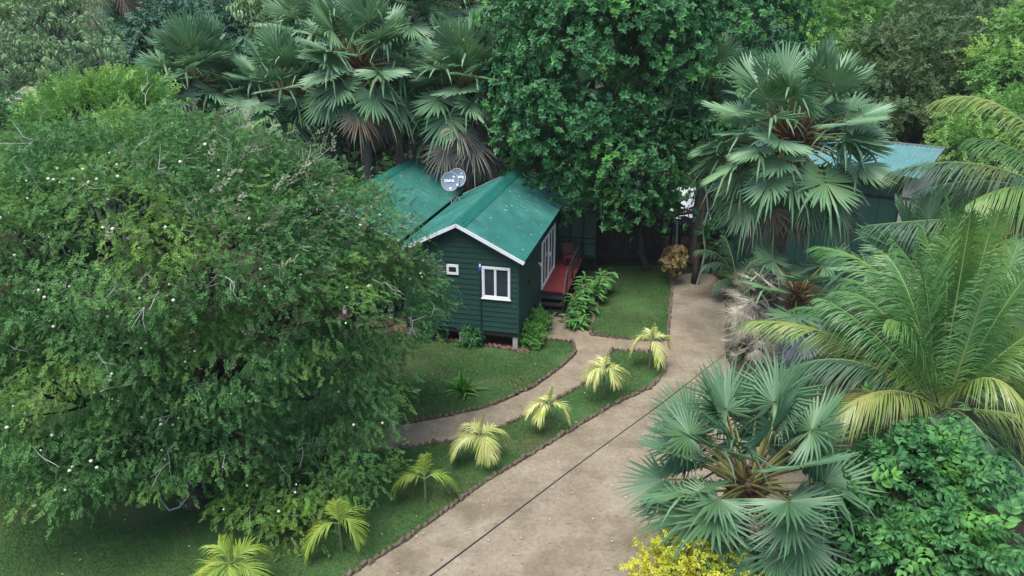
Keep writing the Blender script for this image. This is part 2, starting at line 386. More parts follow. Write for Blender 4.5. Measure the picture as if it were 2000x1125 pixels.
M['dirt'] = groundmat('packed_dirt', [(.195, .160, .110), (.255, .214, .152), (.32, .276, .205)], .9, c2=(.176, .144, .098), sc2=.6, pos2=(.48, .66), bs=.45, specks=(7, .70, (.16, .125, .095)))
M['pathdirt'] = groundmat('path_dirt', [(.188, .150, .099), (.243, .199, .138), (.30, .252, .183)], 1.3, c2=(.166, .132, .086), sc2=.9, pos2=(.52, .7), bs=.3)
M['lawn'] = groundmat('lawn_soil', [(.032, .078, .024), (.052, .112, .034), (.075, .14, .044)], 1.1, c2=(.10, .105, .05), sc2=.42, pos2=(.53, .70), bs=.6)
M['redsoil'] = groundmat('red_soil', [(.11, .06, .043), (.16, .085, .062), (.20, .115, .085)], 3, bs=.5)
M['grass'] = leafmat('grass_blade', (.042, .10, .026), (.09, .18, .048), (.14, .145, .06), .5, .6, .25, (.5, .68))
M['brick'] = plain('earthy_brick', (.075, .054, .04), (.165, .125, .095), 7, .95, .6)
M['redbrick'] = plain('red_brick', (.12, .065, .05), (.24, .145, .115), 7, .95, .6)
def G2(pts): return [gnd(*p) for p in pts]
def smooth_poly(P, closed, step=.25, jit=0., seed=1):
    rs = np.random.default_rng(seed); P = np.asarray(P, float)[:, :2]; out = []
    n = len(P)
    for i in range(n if closed else n-1):
        p0 = P[(i-1) % n] if closed or i > 0 else P[i]; p1 = P[i]; p2 = P[(i+1) % n]; p3 = P[(i+2) % n] if closed or i+2 < n else p2
        k = max(1, int(np.linalg.norm(p2-p1)/step))
        for j in range(k):
            t = j/k
            out.append(p1*(1-t)+p2*t)
    if not closed: out.append(P[-1])
    out = np.array(out)
    if len(out) > 6:
        for _ in range(2):
            q = out.copy()
            if closed: out = (np.roll(q, 1, 0)+2*q+np.roll(q, -1, 0))/4
            else: out[1:-1] = (q[:-2]+2*q[1:-1]+q[2:])/4
    return out+rs.normal(0, jit, out.shape) if jit else out
def sheet(name, P, z, mat, kind='structure'):
    bm = bmesh.new(); f = bm.faces.new([bm.verts.new((p[0], p[1], z)) for p in P]); f.normal_update()
    if f.normal.z < 0: f.normal_flip()
    bmesh.ops.triangulate(bm, faces=bm.faces[:]); me = bpy.data.meshes.new(name); bm.to_mesh(me); bm.free(); me.materials.append(mat)
    return link(name, me, None, kind)
import bmesh
bigp = [(-600, -40), (600, -40), (600, 640), (-600, 640)]
sheet('ground', bigp, 0, M['soil'])
drive = smooth_poly(G2([(420,1300),(690,1115),(800,1045),(950,936),(1100,846),(1200,786),(1270,752),(1290,700),(1306,660),(1310,600),(1316,552),(1332,534),(1385,533),(1411,550),(1418,600),(1416,690),(1445,770),(1560,850),(1660,1000),(1720,1300)]), True, .3, .02, 3)
sheet('driveway', drive, .006, M['dirt'])
foot = smooth_poly(G2([(1330,668),(1230,663),(1150,652),(1135,606),(1050,608),(1052,660),(1122,668),(1127,692),(1092,724),(1042,759),(962,794),(880,814),(790,830),(640,852),(500,868),(500,906),(650,890),(790,874),(860,866),(980,831),(1060,793),(1130,753),(1184,712),(1192,682),(1330,700)]), True, .25, .02, 4)
sheet('footpath', foot, .012, M['pathdirt'])
LA = smooth_poly(G2([(430,1290),(690,1122),(800,1052),(950,942),(1100,852),(1200,792),(1275,757),(1299,722),(1295,698),(1265,690),(1194,685),(1186,714),(1130,759),(1060,799),(980,835),(900,860),(850,869),(790,877),(650,893),(500,911),(300,902),(-400,885),(-500,1290)]), True, .25, 0, 5)
LBp = smooth_poly(G2([(1060,664),(1119,670),(1122,690),(1088,721),(1038,756),(958,791),(878,811),(790,826),(640,848),(520,862),(300,876),(-400,860),(-400,640),(520,690),(760,655),(862,668),(962,680),(1030,694)]), True, .25, 0, 6)
LC = smooth_poly(G2([(1300,666),(1307,600),(1312,548),(1308,520),(1160,520),(1186,545),(1168,592),(1154,652),(1230,661)]), True, .25, 0, 7)
LD = smooth_poly(G2([(1421,690),(1423,600),(1417,552),(1392,530),(1470,525),(1450,700),(1440,712)]), True, .25, 0, 8)
for nm, P, z in (('lawn', LA, .030), ('lawn', LBp, .034), ('lawn', LC, .030), ('lawn', LD, .026)): sheet(nm, P, z, M['lawn'])
bed = smooth_poly(G2([(1032,690),(962,676),(862,663),(770,652),(770,630),(850,640),(930,654),(1010,662),(1040,640),(1075,600),(1085,625),(1062,655)]), True, .25, .02, 9)
sheet('flower_bed', bed, .046, M['redsoil'])
def inpoly(X, P):
    x, y = X[:, 0], X[:, 1]; r = np.zeros(len(X), bool); j = len(P)-1
    for i in range(len(P)):
        xi, yi = P[i]; xj, yj = P[j]
        c = ((yi > y) != (yj > y)) & (x < (xj-xi)*(y-yi)/(yj-yi+1e-12)+xi); r ^= c; j = i
    return r
def grass(P, z, dens, seed, ymax=60):
    rs = np.random.default_rng(seed); lo, hi = P.min(0), P.max(0); lo = np.maximum(lo, [-14, 11]); hi = np.minimum(hi, [14, ymax])
    n = int((hi[0]-lo[0])*(hi[1]-lo[1])*dens); X = rs.uniform(lo, hi, (n, 2)); X = X[inpoly(X, P)]
    m = np.sin(X[:, 0]*2.1)+np.sin(X[:, 1]*1.7+X[:, 0])+rs.normal(0, .8, len(X)); X = X[m > -.9]; n = len(X)
    a = rs.uniform(0, 6.28, n); h = rs.uniform(.02, .055, n); w = rs.uniform(.006, .011, n); le = rs.normal(0, .02, (n, 2))
    u = np.stack([np.cos(a)*w, np.sin(a)*w], 1); Z = np.full((n, 1), z)
    V = np.stack([np.hstack([X-u, Z]), np.hstack([X+u, Z]), np.hstack([X+le, Z+h[:, None]])], 1).reshape(-1, 3)
    return V, np.arange(n*3).reshape(-1, 3)
gm = MB()
for P, z, de, sd_ in ((LA, .03, 1500, 1), (LBp, .034, 1500, 2), (LC, .03, 1400, 3), (LD, .026, 700, 4)): gm.add(*grass(P, z, de, sd_))
g = gm.build('grass', M['grass'], kind='stuff')

def edging(label, runs, mat='brick', seed=1, hgt=.06, L=.21, z=.0):
    rs = np.random.default_rng(seed); mb = MB()
    for px in runs:
        P = smooth_poly(G2(px), False, .05); d = np.r_[0, np.cumsum(np.linalg.norm(np.diff(P, axis=0), axis=1))]
        s = np.arange(.08, d[-1], .19); X = np.stack([np.interp(s, d, P[:, 0]), np.interp(s, d, P[:, 1])], 1); T = nz(np.gradient(X, axis=0)) if len(X) > 1 else np.array([[1., 0]])
        for x, t in zip(X, T):
            a = math.atan2(t[1], t[0])+rs.normal(0, .16); tilt = R(42)+rs.normal(0, .16) if rs.random() < .85 else rs.normal(0, .12)
            MM = Matrix.Translation((x[0]+rs.normal(0, .012), x[1]+rs.normal(0, .012), z+hgt*.42+rs.normal(0, .02))) @ Matrix.Rotation(a, 4, 'Z') @ Matrix.Rotation(rs.normal(0, .12), 4, 'X') @ Matrix.Rotation(-tilt, 4, 'Y')
            e = rs.uniform(.9, 1.1, 3); mb.box((-.085*e[0], -.05*e[1], -.055*e[2]), (.085*e[0], .05*e[1], .055*e[2]), 0, MM)
    V = np.concatenate(mb.V); c = V.mean(0); c[2] = 0
    o = mb.build('brick_edging', M[mat], None, c); o.location = c
    return tag(o, label, 'edging', 'brick garden edging')
edging('toothed brick edging round the strip lawn with the row of pale palms', [[(430,1290),(690,1120),(800,1050),(950,940),(1100,850),(1200,790),(1275,756),(1300,722),(1297,697),(1268,689),(1193,684),(1185,714),(1130,758),(1060,798),(980,834),(900,859),(850,868),(790,876),(660,891)]], seed=1)
edging('curved brick edging of the lawn in front of the green cabin', [[(1062,664),(1119,669),(1124,690),(1090,722),(1040,757),(960,792),(880,812),(790,827),(690,842)]], seed=2)
edging('brick edging on the path side of the shaded lawn beside the red deck', [[(1187,545),(1168,592),(1152,655),(1230,664),(1299,668)]], seed=3)
edging('straight brick edging between the shaded lawn and the driveway', [[(1303,667),(1309,600),(1314,548)]], seed=4)
edging('brick edging on the right side of the driveway beside the dry fronds', [[(1418,690),(1420,600),(1414,552)]], seed=5)
edging('reddish brick row in front of the cabin flower bed, beside the lawn', [[(1034,692),(962,678),(862,665),(770,653)]], 'redbrick', 6, .13)
edging('reddish brick row close under the cabin wall, behind the flower bed', [[(1004,664),(930,655),(850,643),(790,634)]], 'redbrick', 7, .13)
# fallen leaves and pebbles on the bare earth
rs = np.random.default_rng(11); X = rs.uniform([-12, 11], [14, 34], (5200, 2)); X = X[inpoly(X, drive) | inpoly(X, foot) | (inpoly(X, LA) & (rs.random(len(X)) < .5)) | (inpoly(X, LBp) & (rs.random(len(X)) < .5))]
X = X[rs.random(len(X)) < .30]
lv, lt = leaf_small(.6, .15); n = len(X); a = rs.uniform(0, 6.28, n)
d = np.stack([np.cos(a), np.sin(a), rs.normal(0, .15, n)], 1)
V, T = scatter(lv, lt, frames(d, nz(UP+rs.normal(size=(n, 3))*.2)), np.c_[X, np.full(n, .05)], rs.uniform(.025, .075, n))
link('fallen_leaves', mesh_np('fallen_leaves', V, T, M['litter']), None, 'stuff')
def pebblemesh(rs, X, z, r):
    ico = bmesh.new(); bmesh.ops.create_icosphere(ico, subdivisions=1, radius=1); V0 = np.array([v.co[:] for v in ico.verts]); T0 = np.array([[v.index for v in f.verts] for f in ico.faces]); ico.free()
    mb = MB()
    for x, q in zip(X, r): mb.add(V0*q*rs.uniform(.6, 1.2, 3)*[1, 1, .6]+[x[0], x[1], z], T0)
    return mb
X = rs.uniform([-4, 11.5], [10, 30], (900, 2)); X = X[inpoly(X, drive)]
pebblemesh(rs, X, .008, rs.uniform(.008, .028, len(X))).build('pebbles', plain('pebble', (.14, .11, .085), (.34, .29, .24), 20, .95), kind='stuff')

# ------------------------------------------------------------------ cabins
def wallmat(name, a, b):
    m, t, p, out = newmat(name)
    n = noise(t, 1.3, 4, .6); tc = t.nodes.new('ShaderNodeTexCoord'); mp = t.nodes.new('ShaderNodeMapping'); mp.inputs['Scale'].default_value = (3, 3, 26)
    t.links.new(tc.outputs['Object'], mp.inputs['Vector']); n2 = noise(t, 1.0, 5, .7, vec=mp.outputs[0])
    c = ramp(t, n, [(.3, a), (.7, b)]); c = mix(t, .5, c, ramp(t, n2, [(.3, (.72, .74, .74)), (.7, (1.22, 1.2, 1.2))]), 'MULTIPLY')
    t.links.new(c, p.inputs['Base Color']); p.inputs['Roughness'].default_value = .55; bump(t, p, n2, .25, .01)
    return m
def roofmat(name, a, b):
    m, t, p, out = newmat(name)
    tc = t.nodes.new('ShaderNodeTexCoord'); mp = t.nodes.new('ShaderNodeMapping'); mp.inputs['Scale'].default_value = (1.6, 26, 1.6)
    t.links.new(tc.outputs['Object'], mp.inputs['Vector']); s = noise(t, 1.0, 6, .72, vec=mp.outputs[0])
    c = ramp(t, noise(t, .9, 5, .65), [(.3, a), (.7, b)])
    big = noise(t, .35, 2)
    sc = ramp(t, s, [(.53, (0, 0, 0)), (.66, (1, 1, 1))]); msk = mix(t, 1, sc, ramp(t, big, [(.42, (0, 0, 0)), (.58, (.7, .7, .7))]), 'MULTIPLY')
    c = mix(t, msk, c, (.22, .40, .35))
    dirt = ramp(t, noise(t, 5, 6, .75), [(.6, (0, 0, 0)), (.75, (.45, .45, .45))]); c = mix(t, dirt, c, (.03, .10, .085))
    dots = ramp(t, noise(t, 9, 0), [(.80, (0, 0, 0)), (.83, (1, 1, 1))]); c = mix(t, dots, c, (.5, .5, .36))
    t.links.new(c, p.inputs['Base Color']); p.inputs['Roughness'].default_value = .42; p.inputs['Specular IOR Level'].default_value = .5
    return m
M['wall'] = wallmat('green_boards', (.010, .043, .034), (.015, .060, .047))
M['roof'] = roofmat('teal_roof_sheet', (.020, .120, .098), (.034, .180, .146))
M['cap'] = plain('dark_teal_cap', (.012, .12, .095), (.02, .16, .125), 3, .5)
M['white'] = plain('white_upvc', (.74, .77, .78), (.82, .84, .84), 5, .4, 0, .5)
M['glass'] = plain('dark_glass', (.022, .03, .042), (.05, .062, .078), 1.3, .06, 0, .6)
M['black'] = plain('black_timber', (.012, .012, .014), (.03, .028, .03), 8, .6, .2)
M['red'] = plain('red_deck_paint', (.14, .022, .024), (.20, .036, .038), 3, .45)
M['conc'] = plain('concrete', (.28, .27, .25), (.42, .41, .39), 6, .9, .3)
M['net'] = plain('green_net', (.03, .075, .05), (.05, .11, .075), 9, .9)
M['pipe'] = plain('dark_pipe', (.012, .03, .035), (.02, .045, .05), 4, .5)
M['blue'] = plain('blue_plastic', (.02, .10, .40), (.03, .14, .48), 3, .4)
M['wood'] = plain('reddish_wood', (.07, .022, .018), (.12, .042, .033), 12, .5)
M['bark2'] = plain('weathered_trim', (.13, .15, .14), (.2, .22, .21), 6, .8)
M['dish'] = plain('grey_dish', (.13, .18, .235), (.17, .22, .275), 2, .45)
M['steel'] = plain('galvanised_steel', (.42, .43, .43), (.58, .58, .58), 9, .45)
X0, Y0, YAW, CW, CL, ZB, ZE, ZR, ZF = .2241, 24.835, -.2323, 4.38, 8.63, .72, 3.60, 4.84, .84
OV, OF = .27, .30; SL = (ZR-ZE)/(CW/2+OV)
def cabin(label, lx, ly, ovl=.30, ovr=.27, full=True):
    c, s = math.cos(YAW), math.sin(YAW)
    root = thing('cabin', label, 'cabin', (X0+c*lx-s*ly, Y0+s*lx+c*ly, 0), YAW, 'green cabins')
    zt = lambda x: ZR-abs(x+CW/2)*SL
    def sid(mb, axis, lo, hi, z0, z1fn, holes=()):
        bh = .20; z = z0
        while z < 4.9:
            za, zb_ = z, z+bh
            def clip(zz):
                if axis == 'y': return lo, hi
                t = (ZR-.1-zz)/SL; return max(lo, -CW/2-t), min(hi, -CW/2+t)
            a0, a1 = clip(za); b0, b1 = clip(zb_)
            if a1-a0 < .05 or (axis == 'y' and za > z1fn): break
            segs = [(a0, a1, b0, b1)]
            for (h0, h1, hz0, hz1) in holes:
                if zb_ > hz0+.02 and za < hz1-.02:
                    ns = []
                    for (p0, p1, q0, q1) in segs:
                        if h0 > p0 and h1 < p1: ns += [(p0, h0, min(q0, h0), h0), (h1, p1, h1, max(q1, h1))]
                        else: ns += [(p0, p1, q0, q1)]
                    segs = ns
            for (p0, p1, q0, q1) in segs:
                q1 = max(q1, q0+.01)
                if axis == 'x': V = [[p0,-.030,za],[p1,-.030,za],[q1,-.006,zb_],[q0,-.006,zb_],[p0,.01,za],[p1,.01,za],[q1,.01,zb_],[q0,.01,zb_]]
                else: V = [[.030,p0,za],[.030,p1,za],[.006,q1,zb_],[.006,q0,zb_],[-.01,p0,za],[-.01,p1,za],[-.01,q1,zb_],[-.01,q0,zb_]]
                Q = [[0,1,2,3],[7,6,5,4],[0,4,5,1],[1,5,6,2],[2,6,7,3],[3,7,4,0]]
                mb.add(V, [t for q in Q for t in ([q[0],q[1],q[2]],[q[0],q[2],q[3]])])
            z += bh
    wins = [(-1.338, -.287, 2.034, 3.240), (-2.669, -2.219, 2.84, 3.215)]; dr = (4.236, 7.22, ZF, 2.94)
    mb = MB()
    sid(mb, 'x', -CW, 0, ZB, 9, wins if full else ()); sid(mb, 'y', 0, CL, ZB, 3.58, [dr] if full else ())
    # inner shell: back, left, floor, gable backing
    zs = zt(0)-.1
    for y in (.012, CL): mb.add([[-CW,y,ZB],[0,y,ZB],[0,y,zs],[-CW/2,y,ZR-.1],[-CW,y,zs]], [[0,1,2],[0,2,4],[4,2,3]])
    mb.quad([-CW,0,ZB],[-CW,CL,ZB],[-CW,CL,zs],[-CW,0,zs]); mb.quad([-.012,0,ZB],[-.012,CL,ZB],[-.012,CL,zs],[-.012,0,zs]); mb.quad([-CW,0,ZB],[0,0,ZB],[0,CL,ZB],[-CW,CL,ZB])
    mb.box((-.012,-.034,ZB-.02),(.036,.02,zs-.04)); mb.box((-CW-.02,-.034,ZB-.02),(-CW+.05,.02,zs-.04))
    wl = mb.build('wall', M['wall'], root)
    # roof sheets
    rb = MB(); nY = int((CL+2*OF)/.024); ys = np.linspace(-OF, CL+OF, nY); cor = .011*np.sin(ys*2*np.pi/.146)
    for sgn, ov in ((1, ovr), (-1, ovl)):
        us = np.linspace(0, CW/2+ov, 5); V = []
        for k, u in enumerate(us):
            V += [[-CW/2+sgn*u, y, ZR-u*SL+cz] for y, cz in zip(ys, cor)]
        V = np.array(V); T = []
        for k in range(4):
            for j in range(nY-1):
                a = k*nY+j; T += [[a, a+1, a+nY+1], [a, a+nY+1, a+nY]] if sgn < 0 else [[a, a+nY+1, a+1], [a, a+nY, a+nY+1]]
        rb.add(V, T); rb.add(V-[0, 0, .012], np.array(T)[:, ::-1])
    rb.build('roof', M['roof'], root)
    cb = MB(); n = 120; yy = np.linspace(-OF-.02, CL+OF+.02, n)
    for sgn in (1, -1):
        wv = .30+.018*np.sign(np.sin(np.arange(n)*1.6))
        V = [[-CW/2, y, ZR+.045] for y in yy]+[[-CW/2+sgn*w_, y, ZR+.026-w_*SL] for y, w_ in zip(yy, wv)]
        T = []
        for j in range(n-1): q = [[j, j+n, j+n+1], [j, j+n+1, j+1]]; T += q if sgn > 0 else [t[::-1] for t in q]
        cb.add(V, T)
    cb.build('ridge_cap', M['cap'], root)
    for y in (-OF-.012, CL+OF+.012):
        fb = MB()
        for sgn, ov in ((1, ovr), (-1, ovl)):
            u = CW/2+ov; fb.bar([-CW/2-.02*sgn, y, ZR-.04], [-CW/2+sgn*(u+.01), y, ZR-.045-u*SL], .03, .125)
        fb.build('barge_board', M['white'], root)
    for x in (-CW+.12, -CW/2, -.12):
        for y in (.12, CL/2, CL-.12): pb = MB(); pb.box((x-.09, y-.09, 0), (x+.09, y+.09, ZB-.004)); pb.build('stilt', M['conc'], root)
    for y in (.05, CL/2, CL-.1): jb = MB(); jb.box((-CW+.02, y-.04, ZB-.18), (-.02, y+.04, ZB-.003)); jb.build('floor_beam', M['black'], root)
    if not full: return root
    # window with two sliding panes, small louvre
    def frame(mb, a, b, z0, z1, w, ya, yb, m=0):
        mb.box((a, ya, z0), (b, yb, z0+w), m); mb.box((a, ya, z1-w), (b, yb, z1), m); mb.box((a, ya, z0+w), (a+w, yb, z1-w), m); mb.box((b-w, ya, z0+w), (b, yb, z1-w), m)
    a, b, z0, z1 = wins[0]; wb = MB(); frame(wb, a, b, z0, z1, .075, -.06, .02); mid = (a+b)/2-.03
    wb.box((mid-.022, -.05, z0+.075), (mid+.022, .0, z1-.075)); frame(wb, a+.076, mid-.023, z0+.076, z1-.076, .022, -.038, .0); frame(wb, mid+.023, b-.076, z0+.076, z1-.076, .018, -.034, .0)
    wb.box((a-.03, -.085, z0-.035), (b+.03, -.02, z0-.002))
    w = wb.build('window', M['white'], root); gb = MB(); gb.box((a+.08, -.014, z0+.08), (b-.08, -.004, z1-.08)); gb.build('pane', M['glass'], w)
    a, b, z0, z1 = wins[1]; vb = MB(); frame(vb, a, b, z0, z1, .085, -.055, .02); v = vb.build('vent', M['white'], root)
    sb = MB(); sb.box((a+.08, -.012, z0+.08), (b-.08, -.002, z1-.08), 1)
    for k in range(3): zz = z0+.12+k*.075; sb.bar([a+.085, -.03, zz], [b-.085, -.03, zz], .012, .03)
    sb.build('louvre', [M['pipe'], M['glass']], v)
    # sliding door
    db = MB(); y0, y1, z0, z1 = dr
    for ya, yb in ((y0, y0+.11), (y1-.11, y1), ((y0+y1)/2-.055, (y0+y1)/2+.055)): db.box((-.02, ya, z0), (.075, yb, z1))
    db.box((-.02, y0+.11, z1-.1), (.07, y1-.11, z1)); db.box((-.02, y0+.11, z0), (.07, y1-.11, z0+.09))
    for ya in (y0+.75, y1-.78): db.box((-.01, ya-.03, z0+.09), (.052, ya+.03, z1-.1))
    dd = db.build('sliding_door', M['white'], root); gb = MB(); gb.box((.012, y0+.1, z0+.09), (.03, y1-.1, z1-.1)); gb.build('pane', M['glass'], dd)
    hb = MB(); hb.box((.075, (y0+y1)/2-.05, 1.85), (.13, (y0+y1)/2+.05, 2.03)); hb.build('handle', M['white'], dd)
    # deck, steps, rail, screen
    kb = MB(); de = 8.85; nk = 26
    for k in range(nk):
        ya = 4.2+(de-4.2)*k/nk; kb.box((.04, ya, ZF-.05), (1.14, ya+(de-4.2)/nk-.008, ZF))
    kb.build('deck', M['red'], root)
    eb = MB(); eb.box((.06, 4.22, ZF-.2), (1.12, de-.02, ZF-.052))
    for x in (.15, 1.05):
        for y in (4.35, 6.5, de-.15): eb.box((x-.05, y-.05, 0), (x+.05, y+.05, ZF-.2))
    eb.build('deck_frame', M['black'], root)
    tb = MB()
    for k in range(3): zz = .21+.21*k; tb.box((.08, 3.42+.26*k, zz-.045), (1.06, 3.42+.26*k+.30, zz)); tb.box((.1, 3.42+.26*k+.26, zz-.2), (1.04, 3.42+.26*k+.285, zz-.046))
    tb.bar([.06, 3.40, .05], [.06, 4.2, ZF-.12], .04, .2); tb.bar([1.08, 3.40, .05], [1.08, 4.2, ZF-.12], .04, .2)
    tb.build('steps', M['black'], root)
    hb = MB()
    for y in (4.28, 5.8, 7.3, de-.05): hb.bar([1.1, y, ZF], [1.1, y, ZF+.95], .055, .055)
    for z in (.35, .65, .97): hb.bar([1.1, 4.25, ZF+z], [1.1, de, ZF+z], .045, .05)
    hb.bar([1.1, 3.45, .30], [1.1, 3.45, 1.05], .05, .05); hb.bar([1.1, 3.42, 1.03], [1.1, 4.28, ZF+.97], .045, .05)
    hb.build('railing', M['black'], root)
    nb_ = MB(); nb_.box((-.1, de+.03, ZF), (1.7, de+.045, 3.05)); sc = nb_.build('screen', M['net'], root)
    fb = MB()
    for x in (-.1, .5, 1.1, 1.7): fb.bar([x, de+.01, .0], [x, de+.01, 3.1], .06, .035)
    for z in (ZF+.1, 1.55, 1.8, 3.08): fb.bar([-.1, de-.0, z], [1.7, de-.0, z], .03, .05)
    fb.build('screen_frame', M['black'], sc)
    # pipe on the gable, switch box and lamp by the door
    pp = MB(); pp.tube([[-1.40, -.06, .05], [-1.40, -.06, 3.14]], .032, 8); p = pp.build('vent_pipe', M['pipe'], root)
    q = MB(); q.tube([[-1.40, -.06, 3.10], [-1.40, -.06, 3.24]], .055, 8); q.build('coupling', M['blue'], p)
    q = MB(); q.tube([[-1.40, -.06, 3.24], [-1.40, -.06, 3.33]], [.04, .028], 8); q.build('cap', M['white'], p)
    q = MB(); q.box((.028, 1.55, 2.05), (.07, 1.72, 2.2)); q.build('junction_box', M['black'], root)
    q = MB(); q.tube([[.03, 3.55, 2.25], [.1, 3.55, 2.25], [.16, 3.55, 2.15]], [.05, .05, .07], 8); q.build('wall_lamp', M['steel'], root)
    return root
cabin('green timber cabin with white framed window, teal roof and red side deck', 0, 0, .34)
cabin('second green cabin behind the thorn tree, only its teal roof showing', -5.62, 1.75, .27, .56, False)
c_, s_ = math.cos(YAW), math.sin(YAW)
def cl(x, y, z): return np.array([X0+c_*x-s_*y, Y0+s_*x+c_*y, z])
# wall pipe at the left of the gable
q = MB(); b = gnd(874, 672); q.tube([[0, 0, 0], [0, 0, 2.4]], .035, 8); o = q.build('standpipe', M['pipe']); o.location = b; tag(o, 'dark upright pipe standing in the soil before the cabin gable, partly behind leaves', 'pipe')
# chair on the deck
def deck_chair(loc, rz, label):
    r = thing('wooden_chair', label, 'chair', loc, rz)
    q = MB(); [q.box((-.24, y, .42), (.24, y+.085, .445)) for y in (-.24, -.145, -.05, .045, .14)]; q.build('seat', M['wood'], r)
    q = MB(); [q.bar([x, .24, .5], [x, .33, .95], .05, .02) for x in (-.16, -.08, 0, .08, .16)]; q.bar([-.24, .335, .95], [.24, .335, .95], .03, .07); q.build('backrest', M['wood'], r)
    for x in (-.22, .22):
        for y in (-.21, .21): q = MB(); q.bar([x, y, 0], [x, y+.1*(y > 0), .62 if y < 0 else .96], .045, .045); q.build('leg', M['wood'], r)
        q = MB(); q.bar([x, -.25, .64], [x, .28, .64], .05, .03); q.build('armrest', M['wood'], r)
    return r
deck_chair(cl(.62, 7.6, ZF+.002), YAW+.35, 'reddish wooden armchair standing on the red cabin deck')

# twin satellite dish on the roof edge
def sat_dish():
    foot = cl(-CW-.30, 6.9, 3.52); pos = at(886, 351, foot[1]-.1)
    r = thing('satellite_dish', 'twin grey satellite dish with white lettering on the roof edge between the cabins', 'satellite dish', foot)
    view = nz(np.array([0, 0, CAMH])-pos); nrm = nz(view+np.array([-.15, 0, .12])); xs = nz(np.cross(UP, nrm)); ys = np.cross(nrm, xs)
    def disc(c, rad):
        mb = MB(); V = [c-nrm*.09*rad]; T = []; nr, na = 5, 36
        for i in range(1, nr+1):
            q = rad*i/nr; V += [c+xs*q*math.cos(a)+ys*q*1.06*math.sin(a)-nrm*.16*rad*(1-(i/nr)**2) for a in np.linspace(0, 6.2832, na, endpoint=False)]
        V[0] = c-nrm*.16*rad
        T += [[0, 1+j, 1+(j+1) % na] for j in range(na)]
        for i in range(nr-1):
            for j in range(na): a = 1+i*na+j; b = 1+i*na+(j+1) % na; T += [[a, a+na, b+na], [a, b+na, b]]
        V = np.array(V); mb.add(V, T); mb.add(V-nrm*.012, np.array(T)[:, ::-1])
        e = np.array([c+xs*rad*math.cos(a)+ys*rad*1.06*math.sin(a) for a in np.linspace(0, 6.2832, 37)]); mb.tube(e, .012, 5, 1, False)
        return mb
    for k, (dx, dy, dn, rd) in enumerate(((-.15, -.09, .05, .395), (.145, .09, -.03, .39))):
        c = pos+xs*dx+ys*dy+nrm*dn; d = disc(c, rd).build('dish', [M['dish'], M['steel']], r, foot, True)
        for txt, sz, ox, oy, rot in (('Dialog', .165, -.02 if k == 0 else .13, -.0, .12), ('tv', .15, .19 if k == 0 else .25, .19, .25)):
            cu = bpy.data.curves.new('t', 'FONT'); cu.body = txt; cu.size = sz; cu.align_x = 'CENTER'; cu.extrude = .003; cu.offset = .006
            to = bpy.data.objects.new('t', cu); COL.objects.link(to); dg = bpy.context.evaluated_depsgraph_get(); dg.update()
            me = bpy.data.meshes.new_from_object(to.evaluated_get(dg)); bpy.data.objects.remove(to); me.materials.clear(); me.materials.append(M['white']); me.name = 'lettering'
            ax = xs*math.cos(rot)+ys*math.sin(rot); ay = np.cross(nrm, ax)
            p = c+xs*(ox-.02)+ys*oy-nrm*.03-foot; mm = Matrix(((*[ax[0], ay[0], nrm[0]], p[0]), (*[ax[1], ay[1], nrm[1]], p[1]), (*[ax[2], ay[2], nrm[2]], p[2]), (0, 0, 0, 1))); me.transform(mm)
            link('lettering', me, d)
        a = MB(); e = c+nrm*.5-ys*.36+xs*.1; a.tube([c-ys*rd*.98, c-ys*rd*.9+nrm*.2, e], .014, 5); a.build('feed_arm', M['steel'], d, foot)
        a = MB(); a.tube([e, e-nrm*.13], [.045, .035], 8); a.tube([e, e+nrm*.03], .055, 8); a.build('receiver', M['white'], d, foot)
    a = MB(); b = pos-nrm*.16-ys*.1; a.tube([foot+[0, 0, .0], foot+[.02, 0, .35], b], .028, 7); a.tube([foot+[.3, -.1, .12], foot+[.1, 0, .3], b-ys*.2], .018, 6); a.tube([foot+[.25, .35, .1], b-ys*.15], .018, 6)
    a.tube(curve3(foot+[.05, -.15, .05], foot+[.3, -.1, .42], foot+[.42, -.2, .17], 9), .012, 5)
    a.build('mount', M['steel'], r, foot)
sat_dish()

